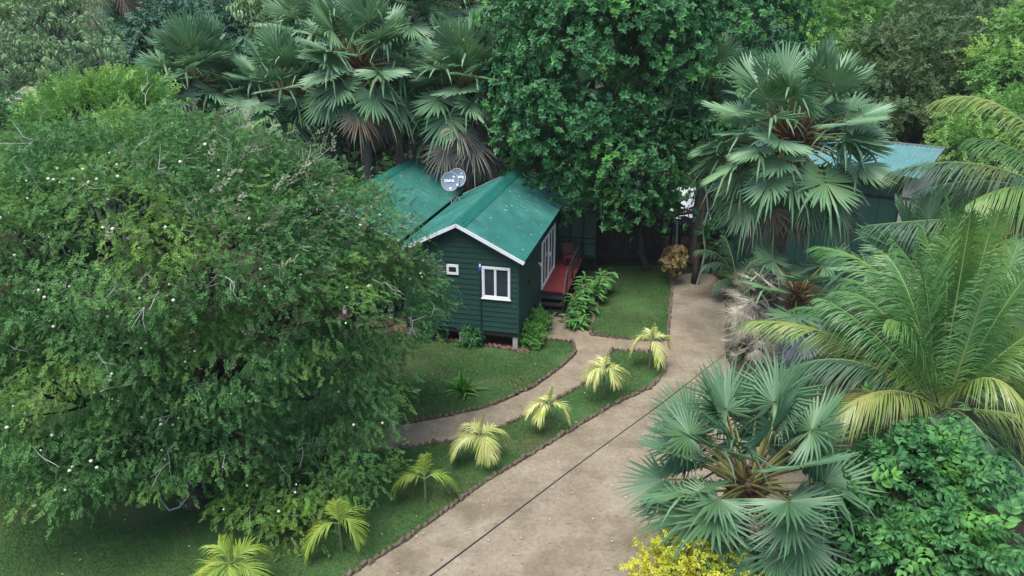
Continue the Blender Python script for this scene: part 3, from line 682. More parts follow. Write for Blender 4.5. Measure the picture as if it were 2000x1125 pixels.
# ------------------------------------------------------------------ the big thorn tree on the left
rs0 = np.random.default_rng(5)
FE = [sprig_feather(rs0, 7, .62, .24) for _ in range(5)]
PAIR = [sprig_pairs(rs0, 4, .5, .5) for _ in range(4)]
ROS = [sprig_rosette(rs0, 9, .52) for _ in range(5)]
DRIP = [sprig_drip(rs0, 8) for _ in range(4)]
def thorn_tree():
    L = [LB(330,470,17.2, 4.6,4.2,2.9), LB(610,470,19.0, 2.6,2.4,2.0), LB(740,590,19.6, 1.75,1.8,1.7), LB(655,760,16.8, 1.75,1.7,1.6), LB(600,930,15.4, 1.25,1.2,1.0), LB(420,690,15.4, 2.4,1.9,1.6),
         LB(60,520,16.0, 2.9,2.8,2.4), LB(110,770,14.8, 2.2,1.9,1.5), LB(70,395,19.0, 3.0,2.8,1.8), LB(290,362,19.3, 2.6,2.5,1.9), LB(475,392,19.0, 2.1,2.2,1.6), LB(-150,650,16.5, 2.6,2.6,2.2), LB(240,640,14.6, 2.1,1.6,1.4), LB(590,1010,14.9, .95,.9,.55), LB(30,900,13.9, 1.3,1.2,.8), LB(255,835,14.5, 1.5,1.2,.95), LB(425,830,14.9, 1.5,1.2,1.0), LB(150,930,13.6, .9,.9,.55), LB(430,525,15.0, 2.0,1.6,1.5), LB(195,420,16.6, 1.9,1.8,1.6), LB(560,480,17.0, 1.6,1.5,1.3), LB(330,905,14.5, 1.1,.8,.6), LB(490,985,14.6, .8,.7,.5), LB(668,512,20.2, 1.1,1.2,.95), LB(800,570,20.3, .95,1.0,.8), LB(690,900,15.6, .9,.9,.8), LB(555,600,15.9, 2.1,1.8,1.6)]
    base = gnd(375, 985); fork = base+np.array([.1, .6, 1.5])
    root, P, O = tree('thorn_tree', 'huge spreading thorn tree with tiny leaves and white flower balls, left of cabin', 'tree', base, L, FE, 'thorn', (.12, .27), 6200, 15, .24, 21, fork, .26, droop=.35, gap=.03, nb=200, bark='thornbark', flat=.55, rough=.12)
    rs = np.random.default_rng(8)
    tw = MB()
    for i in rs.permutation(len(P))[:300]:          # bare grey twigs
        p = P[i]; o = nz(O[i]+rs.normal(0, .6, 3)+[0, 0, -.1]); l = rs.uniform(.35, 1.0); p = p-o*.1+rs.normal(0, .15, 3)
        q = wiggle(rs, p, p+o*l, 5, .07); tw.tube(q, np.linspace(.011, .004, 5), 4, 0, False)
        for _ in range(2):
            j = rs.integers(1, 4); d = nz(o+rs.normal(0, .8, 3)); tw.tube(wiggle(rs, q[j], q[j]+d*l*.5, 3, .03), [.008, .006, .004], 4, 0, False)
    lp = base+[-.6, -.3, 0]; tw.tube(lp+np.array([[0, .1, 1.5], [-.02, 0, .9], [.02, -.05, .4], [.2, -.1, .12], [.45, -.05, .18], [.65, 0, .42]]), .022, 5, 0)
    tw.build('bare_twigs', M['twig'], root, base)
    top = P[(P[:, 0] > at(430, 300, 19)[0])*(P[:, 2] > 4.6)]   # pale seeding sprays on the upper right edge
    Q = top[rs.integers(0, len(top), 330)]+rs.normal(0, .22, (330, 3))+[0, 0, .12]
    foliage(rs, Q, nz(rs.normal(size=Q.shape)*.5+[.5, 0, .8]), FE, (.3, .5), -.2, .9, .4).build('pale_sprays', M['thornpale'], root, base)
    ico = bmesh.new(); bmesh.ops.create_icosphere(ico, subdivisions=1, radius=1); V0 = np.array([v.co[:] for v in ico.verts]); T0 = np.array([[v.index for v in f.verts] for f in ico.faces]); ico.free()
    me = mesh_np('flower_ball', V0*.038*[1, 1, .9], T0, M['pod'], None, True)
    vis = P[np.argsort(np.linalg.norm(P-[0, 0, CAMH], axis=1))]; idx = rs.permutation(len(vis)); d = np.linalg.norm(vis-[0, 0, CAMH], axis=1)
    pts = []; fo = np.array([nz(np.array([0, 0, CAMH])-p) for p in P]); face = np.sum(fo*O, 1)
    px_ = 1000+FPX*P[:, 0]/(P[:, 1]*math.cos(PITCH)-(P[:, 2]-CAMH)*math.sin(PITCH))
    cand = np.where((face > .25) & (px_ > -40))[0]
    for i in rs.permutation(cand)[:150]:
        for _ in range(rs.integers(1, 3)): pts.append(P[i]+fo[i]*rs.uniform(.25, .5)+rs.normal(0, .12, 3))
    rest = MB()
    for k, p in enumerate(pts):
        if k < 100:
            o = link('flower_ball', me, root); o.location = p-base; s = rs.uniform(.55, 1.15); o.scale = (s, s, s)
        else: rest.add(V0*.035*rs.uniform(.6, 1.1)+p, T0)
    rest.build('flower_balls', M['pod'], root, base, True, 'stuff')
thorn_tree()

# ------------------------------------------------------------------ dense broad-leaved tree over the cabin's back corner
L = [LB(1180,130,33.5, 4.3,3.6,4.2), LB(1110,250,32.6, 3.0,2.6,2.6), LB(1230,330,32.0, 2.5,2.2,2.2), LB(1040,190,34.6, 2.3,2.4,2.6), LB(1430,60,37.0, 3.6,3.0,3.0), LB(1290,110,34.5, 2.7,2.5,3.2), LB(1165,400,31.9, 1.2,1.1,1.0), LB(1060,320,33.6, 1.35,1.3,1.2), LB(1272,398,32.6, .9,1.1,.9), LB(1040,40,36, 2.6,2.6,2.4), LB(1235,405,31.4, 1.8,1.3,.95), LB(1120,345,32.2, 1.3,1.2,1.1)]
tb_ = gnd(1262, 528)
tree('broadleaf_tree', 'big dense tree with dark glossy rounded leaves overhanging the cabin roof corner', 'tree', tb_, L, ROS, 'broad', (.20, .30), 1500, 7, .36, 22, tb_+np.array([-.4, .8, 1.9]), .15, bark='thornbark', droop=-.15, gap=.2, outw=.9, rnd=.55, nb=160, flat=.85, rough=.14)

# ------------------------------------------------------------------ fan palms behind the cabins
GP = 'fan palms behind the cabins'
def fp(label, px, py, Y, seed, **k):
    c = at(px, py, Y); k.setdefault('group', GP); return fan_palm(label, (c[0], c[1]), c[2], seed, **k)
fp('tall fan palm behind the far cabin roof, yellow stalks round an open brown heart', 705, 125, 36.5, 31, open_=.6, fib=1.5, nlive=50, ndead=18, skirt=1.2, elmin=-36, Lp=1.85, Rb=1.5, rt=.24)
fp('fan palm with a thick pale dead skirt rising between the two cabin roofs', 912, 165, 36.3, 32, nlive=44, ndead=32, Lp=1.65, Rb=1.5, rt=.22, skirt=1.3, dead='deadpale', elmin=-26)
fp('bushy fan palm right behind the thorn tree, between its two neighbours', 555, 185, 37.5, 33, nlive=48, ndead=12, elmin=-40, Lp=1.6, Rb=1.4, rt=.22)
fp('leftmost fan palm of the clump, broad fans above the top of the thorn tree', 385, 158, 38.5, 34, nlive=52, ndead=4, elmin=-48, Lp=1.75, Rb=1.5, rt=.22)
fp('fan palm at the back of the clump, its fans touching the upper frame edge', 625, 70, 42, 35, nlive=46, ndead=4, Lp=1.9, Rb=1.55, rt=.22)
fp('fan palm farther back behind the clump, cut by the top of the frame', 765, 25, 43, 36, nlive=42, ndead=4, Lp=1.9, Rb=1.55, rt=.22)
fp('distant fan palm at the top frame edge above the palm between the roofs', 912, -6, 44, 37, nlive=24, ndead=4, Lp=1.8, Rb=1.6, rt=.22)
fp('shaded fan palm half buried in the right flank of the glossy tree', 1385, 175, 34.5, 38, nlive=16, ndead=12, Lp=1.4, Rb=1.35, rt=.2, mat='fan')
fp('large fan palm with full round crown standing right of the driveway end', 1548, 268, 25.6, 39, open_=.5, fib=2.0, ex=.85, nlive=64, ndead=14, Lp=1.95, Rb=1.28, rt=.27, group='fan palms right of the driveway', nseg=40, elmin=-58, skirt=1.15)
fp('low fan palm under the large crown, dry silvery fans hanging round its stem', 1560, 570, 23.6, 40, nlive=9, ndead=9, Lp=1.1, Rb=1.12, rt=.2, dead='silver', group='fan palms right of the driveway', elmax=60, elmin=-20)
fp('small fan palm with upright fans behind the coconut fronds', 1790, 520, 19.5, 41, nlive=11, ndead=0, Lp=1.1, Rb=1.15, rt=.18, mat='fan', group='fan palms right of the driveway', elmin=0)
fp('bluish fan palm in the foreground beside the driveway, open starry fans', 1462, 940, 11.9, 42, open_=.12, ex=.8, pr=.021, nlive=54, ndead=6, Lp=1.36, Rb=.98, rt=.17, mat='fanfront', dead='silver', group='fan palms right of the driveway', nseg=32, elmin=-42, split=.44)
# old palm stem wrapped in pale dry fronds at the driveway's right edge
def dry_palm():
    b = gnd(1466, 700); b[2] = 0; rs = np.random.default_rng(61)
    r = thing('dead_palm', 'dead palm stem covered with pale dry fronds on the driveway edge', 'dead palm', b)
    q = MB(); q.tube([b, b+[0, .1, 1.5], b+[.1, .1, 3.0]], [.22, .2, .16], 8); q.build('trunk', M['palmtrunk'], r, b)
    for i in range(76):
        az = i*2.4; z = rs.uniform(.25, 3.3); p = b+np.array([math.cos(az)*.15, math.sin(az)*.15, z])
        fan_frond(rs, p, az, R(rs.uniform(-45, 45)), rs.uniform(.2, .6), rs.uniform(.65, .95), 24, .10, rs.uniform(.9, 1.7), rs.normal(0, .7), rs.uniform(-.2, .4), .1, split=.15).build('dead_frond', [M['dry'], M['dry']], r, b)
dry_palm()

# ------------------------------------------------------------------ coconut palms on the right
def coconut(name, label, base, heart, seed, autos, explicit, mats, L=4., group='coconut palms on the right', rt=.17):
    rs = np.random.default_rng(seed); base = np.array([base[0], base[1], 0.]); heart = np.array(heart, float)
    r = thing(name, label, 'palm tree', base, 0, group)
    q = MB(); n = 12; q.tube(curve3(base, (base+heart)/2+[.12, 0, 0], heart-[0, 0, .1], n), rt*(1+.4*np.linspace(1, 0, n)**3)*(1+.05*np.sin(np.arange(n)*2.2)), 12); q.build('trunk', M['palmtrunk'], r, base, True)
    for (az, el, l, dr, mt) in autos:
        feather(rs, arc(heart+[math.cos(az)*.12, math.sin(az)*.12, 0], az, el, l, dr), 1.0*l/4.2, 110, .028, rs.uniform(.55, 1.05), rs.uniform(.05, .3), th0=.6, rr=.026).build('frond', [M[mt], M['rachis']], r, base)
    for (mid, tip, mt, lf, g) in explicit:
        feather(rs, curve3(heart, at(*mid), at(*tip), 15), lf*1.05, 116, .028, g*1.5, .15, th0=.6, rr=.026).build('frond', [M[mt], M['rachis']], r, base)
    return r
H1 = at(1838, 800, 13.2)
coconut('coconut_palm', 'coconut palm with long arching green and yellow fronds right of the driveway', (H1[0]+.1, H1[1]+.2), H1, 51,
  [(R(95), R(86), 4.5, .10, 'coco'), (R(50), R(80), 4.7, .20, 'coco'), (R(140), R(78), 4.6, .24, 'coco'), (R(10), R(74), 4.7, .28, 'coco'), (R(270), R(84), 3.6, .08, 'coco'), (R(80), R(72), 4.8, .26, 'coco'), (R(40), R(58), 4.0, .2, 'coco'), (R(20), R(30), 3.8, .35, 'coco'), (R(0), R(5), 3.6, .5, 'cocodark'), (R(-25), R(20), 3.4, .6, 'cocoyel'), (R(60), R(40), 4.0, .3, 'cocodark'), (R(150), R(50), 3.9, .25, 'coco'), (R(110), R(35), 3.9, .3, 'cocodark'), (R(-50), R(-8), 3.0, .5, 'cocodark'), (R(-15), R(-15), 3.2, .45, 'cocodark'), (R(75), R(15), 3.8, .35, 'cocodark'), (R(195), R(66), 4.2, .35, 'coco'), (R(85), R(52), 4.6, .40, 'coco'), (R(135), R(60), 4.6, .40, 'coco'), (R(55), R(68), 4.7, .28, 'coco'), (R(108), R(64), 4.7, .30, 'coco'), (R(30), R(45), 4.4, .42, 'cocodark'), (R(165), R(40), 4.2, .5, 'cocodark'), (R(140), R(22), 4.0, .45, 'cocodark'), (R(10), R(55), 4.4, .4, 'coco')],
  [((1745,565,14.6), (1598,482,16.0), 'coco', .85, .35), ((1640,660,14.8), (1462,628,15.6), 'cocoyel', .8, .5), ((1690,706,13.8), (1575,740,14.4), 'cocoyel', .85, .45), ((1720,765,12.5), (1606,835,12.2), 'cocoyel', .75, .5), ((1882,560,14.6), (1880,400,15.2), 'coco', .8, .2), ((1925,738,12.4), (2010,800,12.0), 'cocoyel', .8, .5), ((1700,640,15.6), (1560,600,17.2), 'coco', .8, .4), ((1735,670,15.0), (1610,655,16.2), 'coco', .95, .5), ((1720,720,14.2), (1600,700,15.2), 'cocodark', .95, .5), ((1770,620,15.6), (1660,545,17.2), 'coco', .95, .4), ((1820,600,15.8), (1745,470,17.0), 'coco', .95, .35), ((1860,590,15.4), (1850,385,16.4), 'coco', .9, .25), ((1900,600,15.0), (1950,415,15.8), 'coco', .9, .25), ((1800,640,15.4), (1700,500,17.4), 'cocodark', .95, .4), ((1845,620,15.2), (1800,440,16.6), 'coco', .9, .25), ((1930,620,14.8), (1990,470,16), 'coco', .95, .3), ((1760,690,15.0), (1640,640,16.6), 'cocodark', .9, .4), ((1900,680,14.4), (1985,600,15.2), 'cocodark', .95, .4), ((1905,830,12.0), (1985,960,11.6), 'cocodark', .95, .5), ((1860,560,14.2), (1905,395,14.4), 'coco', .9, .2), ((1960,690,13.6), (2060,640,14), 'coco', .95, .4), ((1780,700,14.6), (1690,590,15.6), 'coco', .9, .35)], None)
H2 = at(2120, 420, 19.0)
coconut('coconut_palm', 'coconut palm at the right frame edge, fronds reaching in over the teal roof', (H2[0], H2[1]), H2, 52,
  [(R(150), R(50), 4.6, .35, 'coco'), (R(165), R(30), 4.8, .4, 'cocodark'), (R(190), R(35), 4.6, .45, 'coco'), (R(130), R(20), 4.6, .4, 'cocodark'), (R(200), R(5), 4.2, .45, 'cocodark'), (R(100), R(55), 4.6, .3, 'coco'), (R(60), R(30), 4.4, .4, 'coco'), (R(250), R(25), 4.2, .5, 'coco'), (R(0), R(30), 4.4, .4, 'coco'), (R(175), R(-15), 4.0, .35, 'cocodark')],
  [((1935,325,19.0), (1745,335,19.6), 'cocodark', 1.0, .6), ((1985,225,20.0), (1832,196,21.0), 'cocoyel', .95, .5), ((1900,425,18.4), (1695,440,18.8), 'cocodark', .9, .7)], None)
# young coconut frond clump by the path end
bb = gnd(1440, 580); rs = np.random.default_rng(53); r = thing('young_coconut_palm', 'young dark green coconut palm arching beside the end of the driveway', 'palm tree', bb, 0, 'coconut palms on the right')
for mid, tip in (((1412,505,bb[1]+.2), (1358,490,bb[1]-.2)), ((1420,520,bb[1]), (1372,520,bb[1]-.4)), ((1432,510,bb[1]+.4), (1415,462,bb[1]+.9)), ((1460,520,bb[1]+.5), (1492,505,bb[1]+.8)), ((1425,545,bb[1]-.3), (1395,560,bb[1]-.5))):
    feather(rs, curve3(bb+[0, 0, .1], at(*mid), at(*tip), 12), .85, 56, .04, .45, .05).build('frond', [M['cocodark'], M['rachis']], r, bb)

# ------------------------------------------------------------------ row of small areca palms on the strip lawn
def areca(label, px, py, gy, seed, nf, mat, L=1.15, az0=0., el=(70, 5)):
    b = gnd(px, gy); rs = np.random.default_rng(seed); h = max(.3, at(px, py, b[1])[2]*.82); top = b+np.array([0, 0, h]); r = thing('areca_palm', label, 'palm tree', b, 0, 'small areca palms on the strip lawn')
    q = MB(); q.tube([b, b+[0, 0, h*.5], top], [.045, .035, .03], 7); q.build('trunk', M['stemgreen'], r, b)
    for i in range(nf):
        az = az0+i*6.283/nf*1.0+rs.normal(0, .22)+(i % 2)*.3; e = R(rs.uniform(34, 60)) if i < nf-1 else R(82); l = L*rs.uniform(.75, 1.1)*(.7 if i == nf-1 else 1)
        feather(rs, arc(top, az, e, l, rs.uniform(.7, 1.05) if i < nf-1 else .1, 12), .42*L, 34, .023, rs.uniform(.4, .75), .3, th0=.75, th1=1.15, start=.16, rr=.014).build('frond', [M[mat], M['rachis']], r, b)
areca('cream yellow areca palm at the tip of the strip lawn, nearest the driveway bend', 1268, 655, 722, 71, 6, 'areca', 1.2, .3)
areca('second cream areca palm from the lawn tip, left of the driveway bend', 1178, 715, 782, 72, 7, 'areca', 1.25, .7)
areca('palest cream areca palm, in the middle of the row beside the footpath curve', 1072, 780, 842, 73, 6, 'areca', 1.05, 0)
areca('fullest pale yellow areca palm, two fronds upright, fourth from the lawn tip', 940, 845, 908, 74, 8, 'areca', 1.28, .5)
areca('thin yellow green areca palm with few fronds next to the thorn tree edge', 832, 925, 985, 75, 4, 'arecagreen', 1.15, .5)
areca('green areca palm with drooping fronds half under the thorn tree branches', 668, 1010, 1080, 76, 5, 'arecagreen', 1.25, -.4)
areca('bright lime areca palm at the bottom frame edge on the dark lawn', 466, 1088, 1180, 77, 8, 'arecagreen', 1.35, .8)

# ------------------------------------------------------------------ shrubs and plants
def shrub(name, label, base, lobes, sprigs, mat, size, n, per, seed, spread=.14, cat='shrub', group=None, **k):
    rs = np.random.default_rng(seed); base = np.array([base[0], base[1], 0.]); root = thing(name, label, cat, base, 0, group)
    lobes = [(np.array(c), np.array(r)) for c, r in lobes]; P, O, Q, OO = crown_points(rs, lobes, n, per, spread, .8, 0, .6, .2)
    q = MB()
    for p in P[rs.permutation(len(P))[:40]]: q.tube(wiggle(rs, base+rs.normal(0, .06, 3)*[1, 1, 0], p, 5, .06), np.linspace(.022, .006, 5), 5)
    q.build('stems', M['bark'], root, base); foliage(rs, Q, OO, sprigs, size, **k).build('foliage', mat if not isinstance(mat, str) else M[mat], root, base); return root
M['olive'] = leafmat('olive_leaf', (.055, .115, .04), (.11, .18, .068), (.15, .21, .08), .4, .55, .2)
M['fresh'] = leafmat('fresh_leaf', (.05, .17, .03), (.10, .28, .05), (.14, .33, .06), 1.5, .45, .3)
M['gold'] = leafmat('golden_leaf', (.44, .46, .03), (.62, .58, .06), (.36, .46, .05), 2, .45, .3)
M['croton'] = leafmat('croton_leaf', (.27, .19, .07), (.44, .34, .15), None, 1, .4, .2)
M['strap'] = leafmat('strap_leaf', (.06, .22, .03), (.12, .34, .05), (.20, .36, .05), 1.5, .4, .3)
M['ginger'] = leafmat('ginger_leaf', (.06, .19, .045), (.13, .31, .08), (.17, .36, .10), 1.2, .4, .3)
b = gnd(1036, 672); shrub('shrub', 'rounded bright green shrub at the corner of the green cabin', b, [(b+[0, 0, .3], (.42, .5, .36)), (gnd(1047,645)+[0, 0, .32], (.42, .5, .38))], PAIR, 'fresh', (.13, .24), 170, 9, 81, .10)
b = gnd(922, 676); shrub('shrub', 'small olive green shrub in the red bed under the louvre vent', b, [(b+[0, 0, .35], (.42, .3, .38))], PAIR, 'bush', (.09, .17), 60, 8, 82, .09)
b = gnd(993, 664); shrub('shrub', 'tiny grey green shrub in the red bed below the white window', b, [(b+[0, 0, .28], (.3, .25, .28))], PAIR, 'bush', (.08, .14), 36, 8, 83, .08)
b = gnd(845, 664); shrub('shrub', 'low dusty shrub at the left end of the red bed', b, [(b+[0, 0, .25], (.45, .3, .25))], PAIR, 'bush', (.08, .14), 46, 8, 84, .08)
c = at(1338, 1108, 10.6); b = np.array([c[0], c[1], 0.]); shrub('golden_shrub', 'bright yellow golden leaved shrub at the bottom frame edge by the driveway', b, [(c+[-.35, 0, -.15], (.5, .4, .45)), (c+[.3, 0, -.05], (.45, .4, .45)), (c+[.08, .05, .30], (.14, .14, .34)), (c+[.55, 0, .05], (.12, .12, .3)), (c+[.8, 0, -.25], (.3, .3, .25)), (c+[-.75, 0, -.3], (.2, .2, .2))], PAIR, 'gold', (.11, .19), 190, 5, 85, .17)
b = gnd(1313, 556); shrub('croton', 'orange leaved croton standing at the left corner of the driveway end', b, [(b+[0, 0, 1.1], (.34, .34, .4)), (b+[.05, .05, 1.4], (.24, .24, .26))], ROS, 'croton', (.13, .2), 60, 4, 86, .17)
b = gnd(1395, 528); shrub('shrub', 'dull olive shrub in the shade behind the slim path tree', b, [(b+[0, 0, .9], (.5, .4, .6))], ROS, 'olive', (.12, .18), 30, 5, 87, .12)
def strap_plant(name, label, base, n, L, w, mat, seed, el=(15, 85), stem=0., cat='plant', group=None, cane=False):
    rs = np.random.default_rng(seed); base = np.array([base[0], base[1], 0.]); root = thing(name, label, cat, base, 0, group); q = MB(); kst = MB()
    for i in range(n):
        az = i*2.4+rs.normal(0, .2); e = R(rs.uniform(*el)); l = L*rs.uniform(.65, 1.1); o = base+rs.normal(0, stem, 3)*[1, 1, 0]
        P = arc(o, az, e, l, rs.uniform(.15, .6), 7); Tn = nz(np.gradient(P, axis=0)); sd_ = nz(np.cross(Tn, UP)); nn = np.cross(sd_, Tn)
        ww = w*np.array([.5, .9, 1, .95, .8, .5, .03])
        V = np.concatenate([P-sd_*ww[:, None]/2+nn*ww[:, None]*.2, P, P+sd_*ww[:, None]/2+nn*ww[:, None]*.2]); T = []
        for j in range(6):
            for a, c in ((0, 7), (7, 14)): T += [[a+j, a+j+1, c+j+1], [a+j, c+j+1, c+j]]
        q.add(V, T)
    q.build('leaves', M[mat], root, base)
    kst.tube([base, base+[0, 0, .22*L]], [.05, .03], 7); kst.build('stem', M['petiole'], root, base)
    return root
strap_plant('spider_lily', 'bright green strap leaved clump alone on the lawn before the cabin', gnd(905, 768), 46, 1.05, .085, 'strap', 91, (18, 86), .07)
def ginger(base, label, n, H, seed):
    rs = np.random.default_rng(seed); base = np.array([base[0], base[1], 0.]); root = thing('ginger_plant', label, 'plant', base, 0, 'ginger plants beside the deck'); q = MB(); st = MB(); lv, lt = leaf_big(.27, .05, .25)
    for i in range(n):
        az = i*2.4; o = base+rs.normal(0, .16, 3)*[1, 1, 0]; h = H*rs.uniform(.6, 1.05); P = arc(o, az, R(rs.uniform(58, 80)), h, .15, 8); st.tube(P, np.linspace(.016, .008, 8), 5)
        k = 9; idx = np.linspace(2, 7, k); 
        for j in range(k):
            p = P[int(idx[j])]; sgn = 1 if j % 2 else -1; a2 = az+sgn*1.2+rs.normal(0, .3); d = np.array([[math.cos(a2)*.9+math.cos(az)*.4, math.sin(a2)*.9+math.sin(az)*.4, rs.uniform(.1, .5)]])
            q.add(*scatter(lv, lt, frames(d, nz(UP+rs.normal(0, .2, (1, 3)))), p[None]+rs.normal(0, .02, (1, 3)), [rs.uniform(.38, .6)]))
    st.build('stems', M['petiole'], root, base); q.build('leaves', M['ginger'], root, base); return root
ginger(gnd(1172, 577), 'tall ginger plant with fresh wide leaves farthest along the deck', 12, 1.5, 92)
ginger(gnd(1148, 592), 'leafy ginger plant beside the middle of the red deck', 12, 1.4, 93)
ginger(gnd(1135, 615), 'ginger plant with narrow leaves beside the deck steps', 11, 1.1, 94)
ginger(gnd(1128, 640), 'smallest ginger plant at the corner of the footpath below the steps', 8, .6, 95)
# leafy bush at the lower right
b = gnd(1880, 1190); L = [LB(1760,985,11.0, 1.0,.95,.9), LB(1850,950,11.5, .85,.9,.8), LB(1800,1090,10.4, 1.1,.95,.95), LB(1890,1070,10.6, .8,.85,.8), LB(1735,900,11.8, .5,.5,.35), LB(1820,880,12.0, .5,.5,.35), LB(1710,1100,10.6, .4,.45,.45)]
tree('leafy_bush', 'tall leafy bush with large pointed green leaves in the lower right corner', 'bush', b, L, PAIR, 'bush', (.28, .46), 520, 3, .26, 23, b+[0, 0, 1.6], .10, droop=.1, gap=.12, nb=110, flat=.9, rough=.16, rnd=.9)

# ------------------------------------------------------------------ slim tree at the end of the driveway, stake fence in the shade
b = gnd(1357, 553); rs = np.random.default_rng(99)
r = thing('slim_tree', 'slim tree with two entwined stems growing out of the driveway end', 'tree', b)
q = MB(); q.tube([b, b+[-.02, .05, .8], b+[.05, .15, 2.2], b+[.2, .3, 4.6], b+[.1, .6, 6.3]], [.19, .12, .105, .09, .07], 12); q.build('trunk', M['thornbark'], r, b, True)
q = MB(); q.tube([b+[.05, -.22, 0], b+[.2, -.24, .9], b+[.28, -.16, 1.7], b+[.10, -.1, 2.6], b+[.3, .05, 3.4], b+[.1, .1, 4.6]], [.05, .045, .04, .04, .035, .03], 7); q.build('climbing_stem', M['barkgrey'], r, b)
P, O, Q, OO = crown_points(rs, [(b+[.1, .8, 6.4], np.array([1.7, 1.5, 1.3])), (b+[.35, .1, 2.7], np.array([.35, .3, .5]))], 150, 6, .25, .7, .1)
foliage(rs, Q, OO, ROS, (.13, .22)).build('crown', M['broad'], r, b)
def stake_fence(label, p, q_, n, h, seed):
    rs = np.random.default_rng(seed); p = np.array([p[0], p[1], 0.]); q_ = np.array([q_[0], q_[1], 0.]); r = thing('stake_fence', label, 'fence', p); mb = MB()
    for k in range(n):
        t = (k+.5)/n; x = p*(1-t)+q_*t+rs.normal(0, .02, 3)*[1, 1, 0]; mb.tube([x, x+[rs.normal(0, .05), rs.normal(0, .05), h*rs.uniform(.8, 1.08)]], [.05, .04], 6)
    mb.build('stakes', M['thornbark'], r, p); mb = MB()
    for z in (.5, h*.75): mb.bar(p+[0, -.08, z], q_+[0, -.08, z], .05, .07)
    mb.build('rails', M['thornbark'], r, p)
stake_fence('dark fence of rough wooden stakes in the shade behind the glossy tree', gnd(1135, 520)+[0, 1.2, 0], gnd(1300, 520)+[0, 1.2, 0], 46, 2.3, 5)
# bar table, stools, white post and bright terrace behind
ta, tb2 = gnd(1290, 425), gnd(1420, 425)
sheet('terrace', [(9.7, 42.6), (11.9, 42.6), (13.4, 51), (10.2, 51)], .02, plain('pale_terrace', (.62, .64, .66), (.76, .78, .80), 1.5, .6))
p0 = at(1345, 432, 36.5)
r = thing('bar_table', 'dark bar table with square top in the shade behind the driveway end', 'table', (p0[0], p0[1], 0), .25)
q = MB(); q.box((-.75, -.55, p0[2]-.06), (.6, .55, p0[2])); q.build('tabletop', M['black'], r)
for x in (-.68, .5):
    for y in (-.48, .48): q = MB(); q.box((x-.05, y-.05, 0), (x+.05, y+.05, p0[2]-.06)); q.build('leg', M['black'], r)
b = gnd(1318, 520); q = MB(); q.tube([[0, 0, 0], [.0, 0, 1.2], at(1322, 432, b[1])-b], .05, 8); o = q.build('post', M['conc']); o.location = b; tag(o, 'pale slender post rising behind the orange croton', 'post')
def stool(px, py, Y, label):
    c = at(px, py, Y); r = thing('bar_stool', label, 'stool', (c[0], c[1], 0)); z = c[2]
    q = MB(); q.tube([[0, 0, z-.05], [0, 0, z]], .27, 16); q.build('seat', M['steel'], r)
    for k in range(4): a = k*1.571+.5; q = MB(); q.tube([[math.cos(a)*.17, math.sin(a)*.17, z-.05], [math.cos(a)*.27, math.sin(a)*.27, 0]], .022, 6); q.build('leg', M['black'], r)
    q = MB(); t = np.linspace(0, 6.283, 17); q.tube(np.c_[np.cos(t)*.23, np.sin(t)*.23, np.full(17, z*.4)], .014, 5, 0, False); q.build('foot_ring', M['steel'], r)
stool(1350, 414, 40.5, 'round metal bar stool on the pale terrace beyond the dark table')
def ladder_chair(px, py, Y):
    c = at(px, py, Y); r = thing('bar_chair', 'black high chair with ladder back left of the round stool', 'chair', (c[0], c[1], 0), .5); z = c[2]
    q = MB(); q.box((-.22, -.22, z-.04), (.22, .22, z)); q.build('seat', M['black'], r)
    for x in (-.2, .2):
        for y in (-.2, .2): q = MB(); q.bar([x, y, 0], [x, y, z-.04], .04, .04); q.build('leg', M['black'], r)
    q = MB(); [q.bar([x, .2, z], [x, .26, z+.6], .035, .035) for x in (-.2, .2)]; [q.bar([-.2, .21+.06*k/4, z+.12+.14*k], [.2, .21+.06*k/4, z+.12+.14*k], .02, .05) for k in range(4)]; q.build('backrest', M['black'], r)
ladder_chair(1336, 424, 39.5)

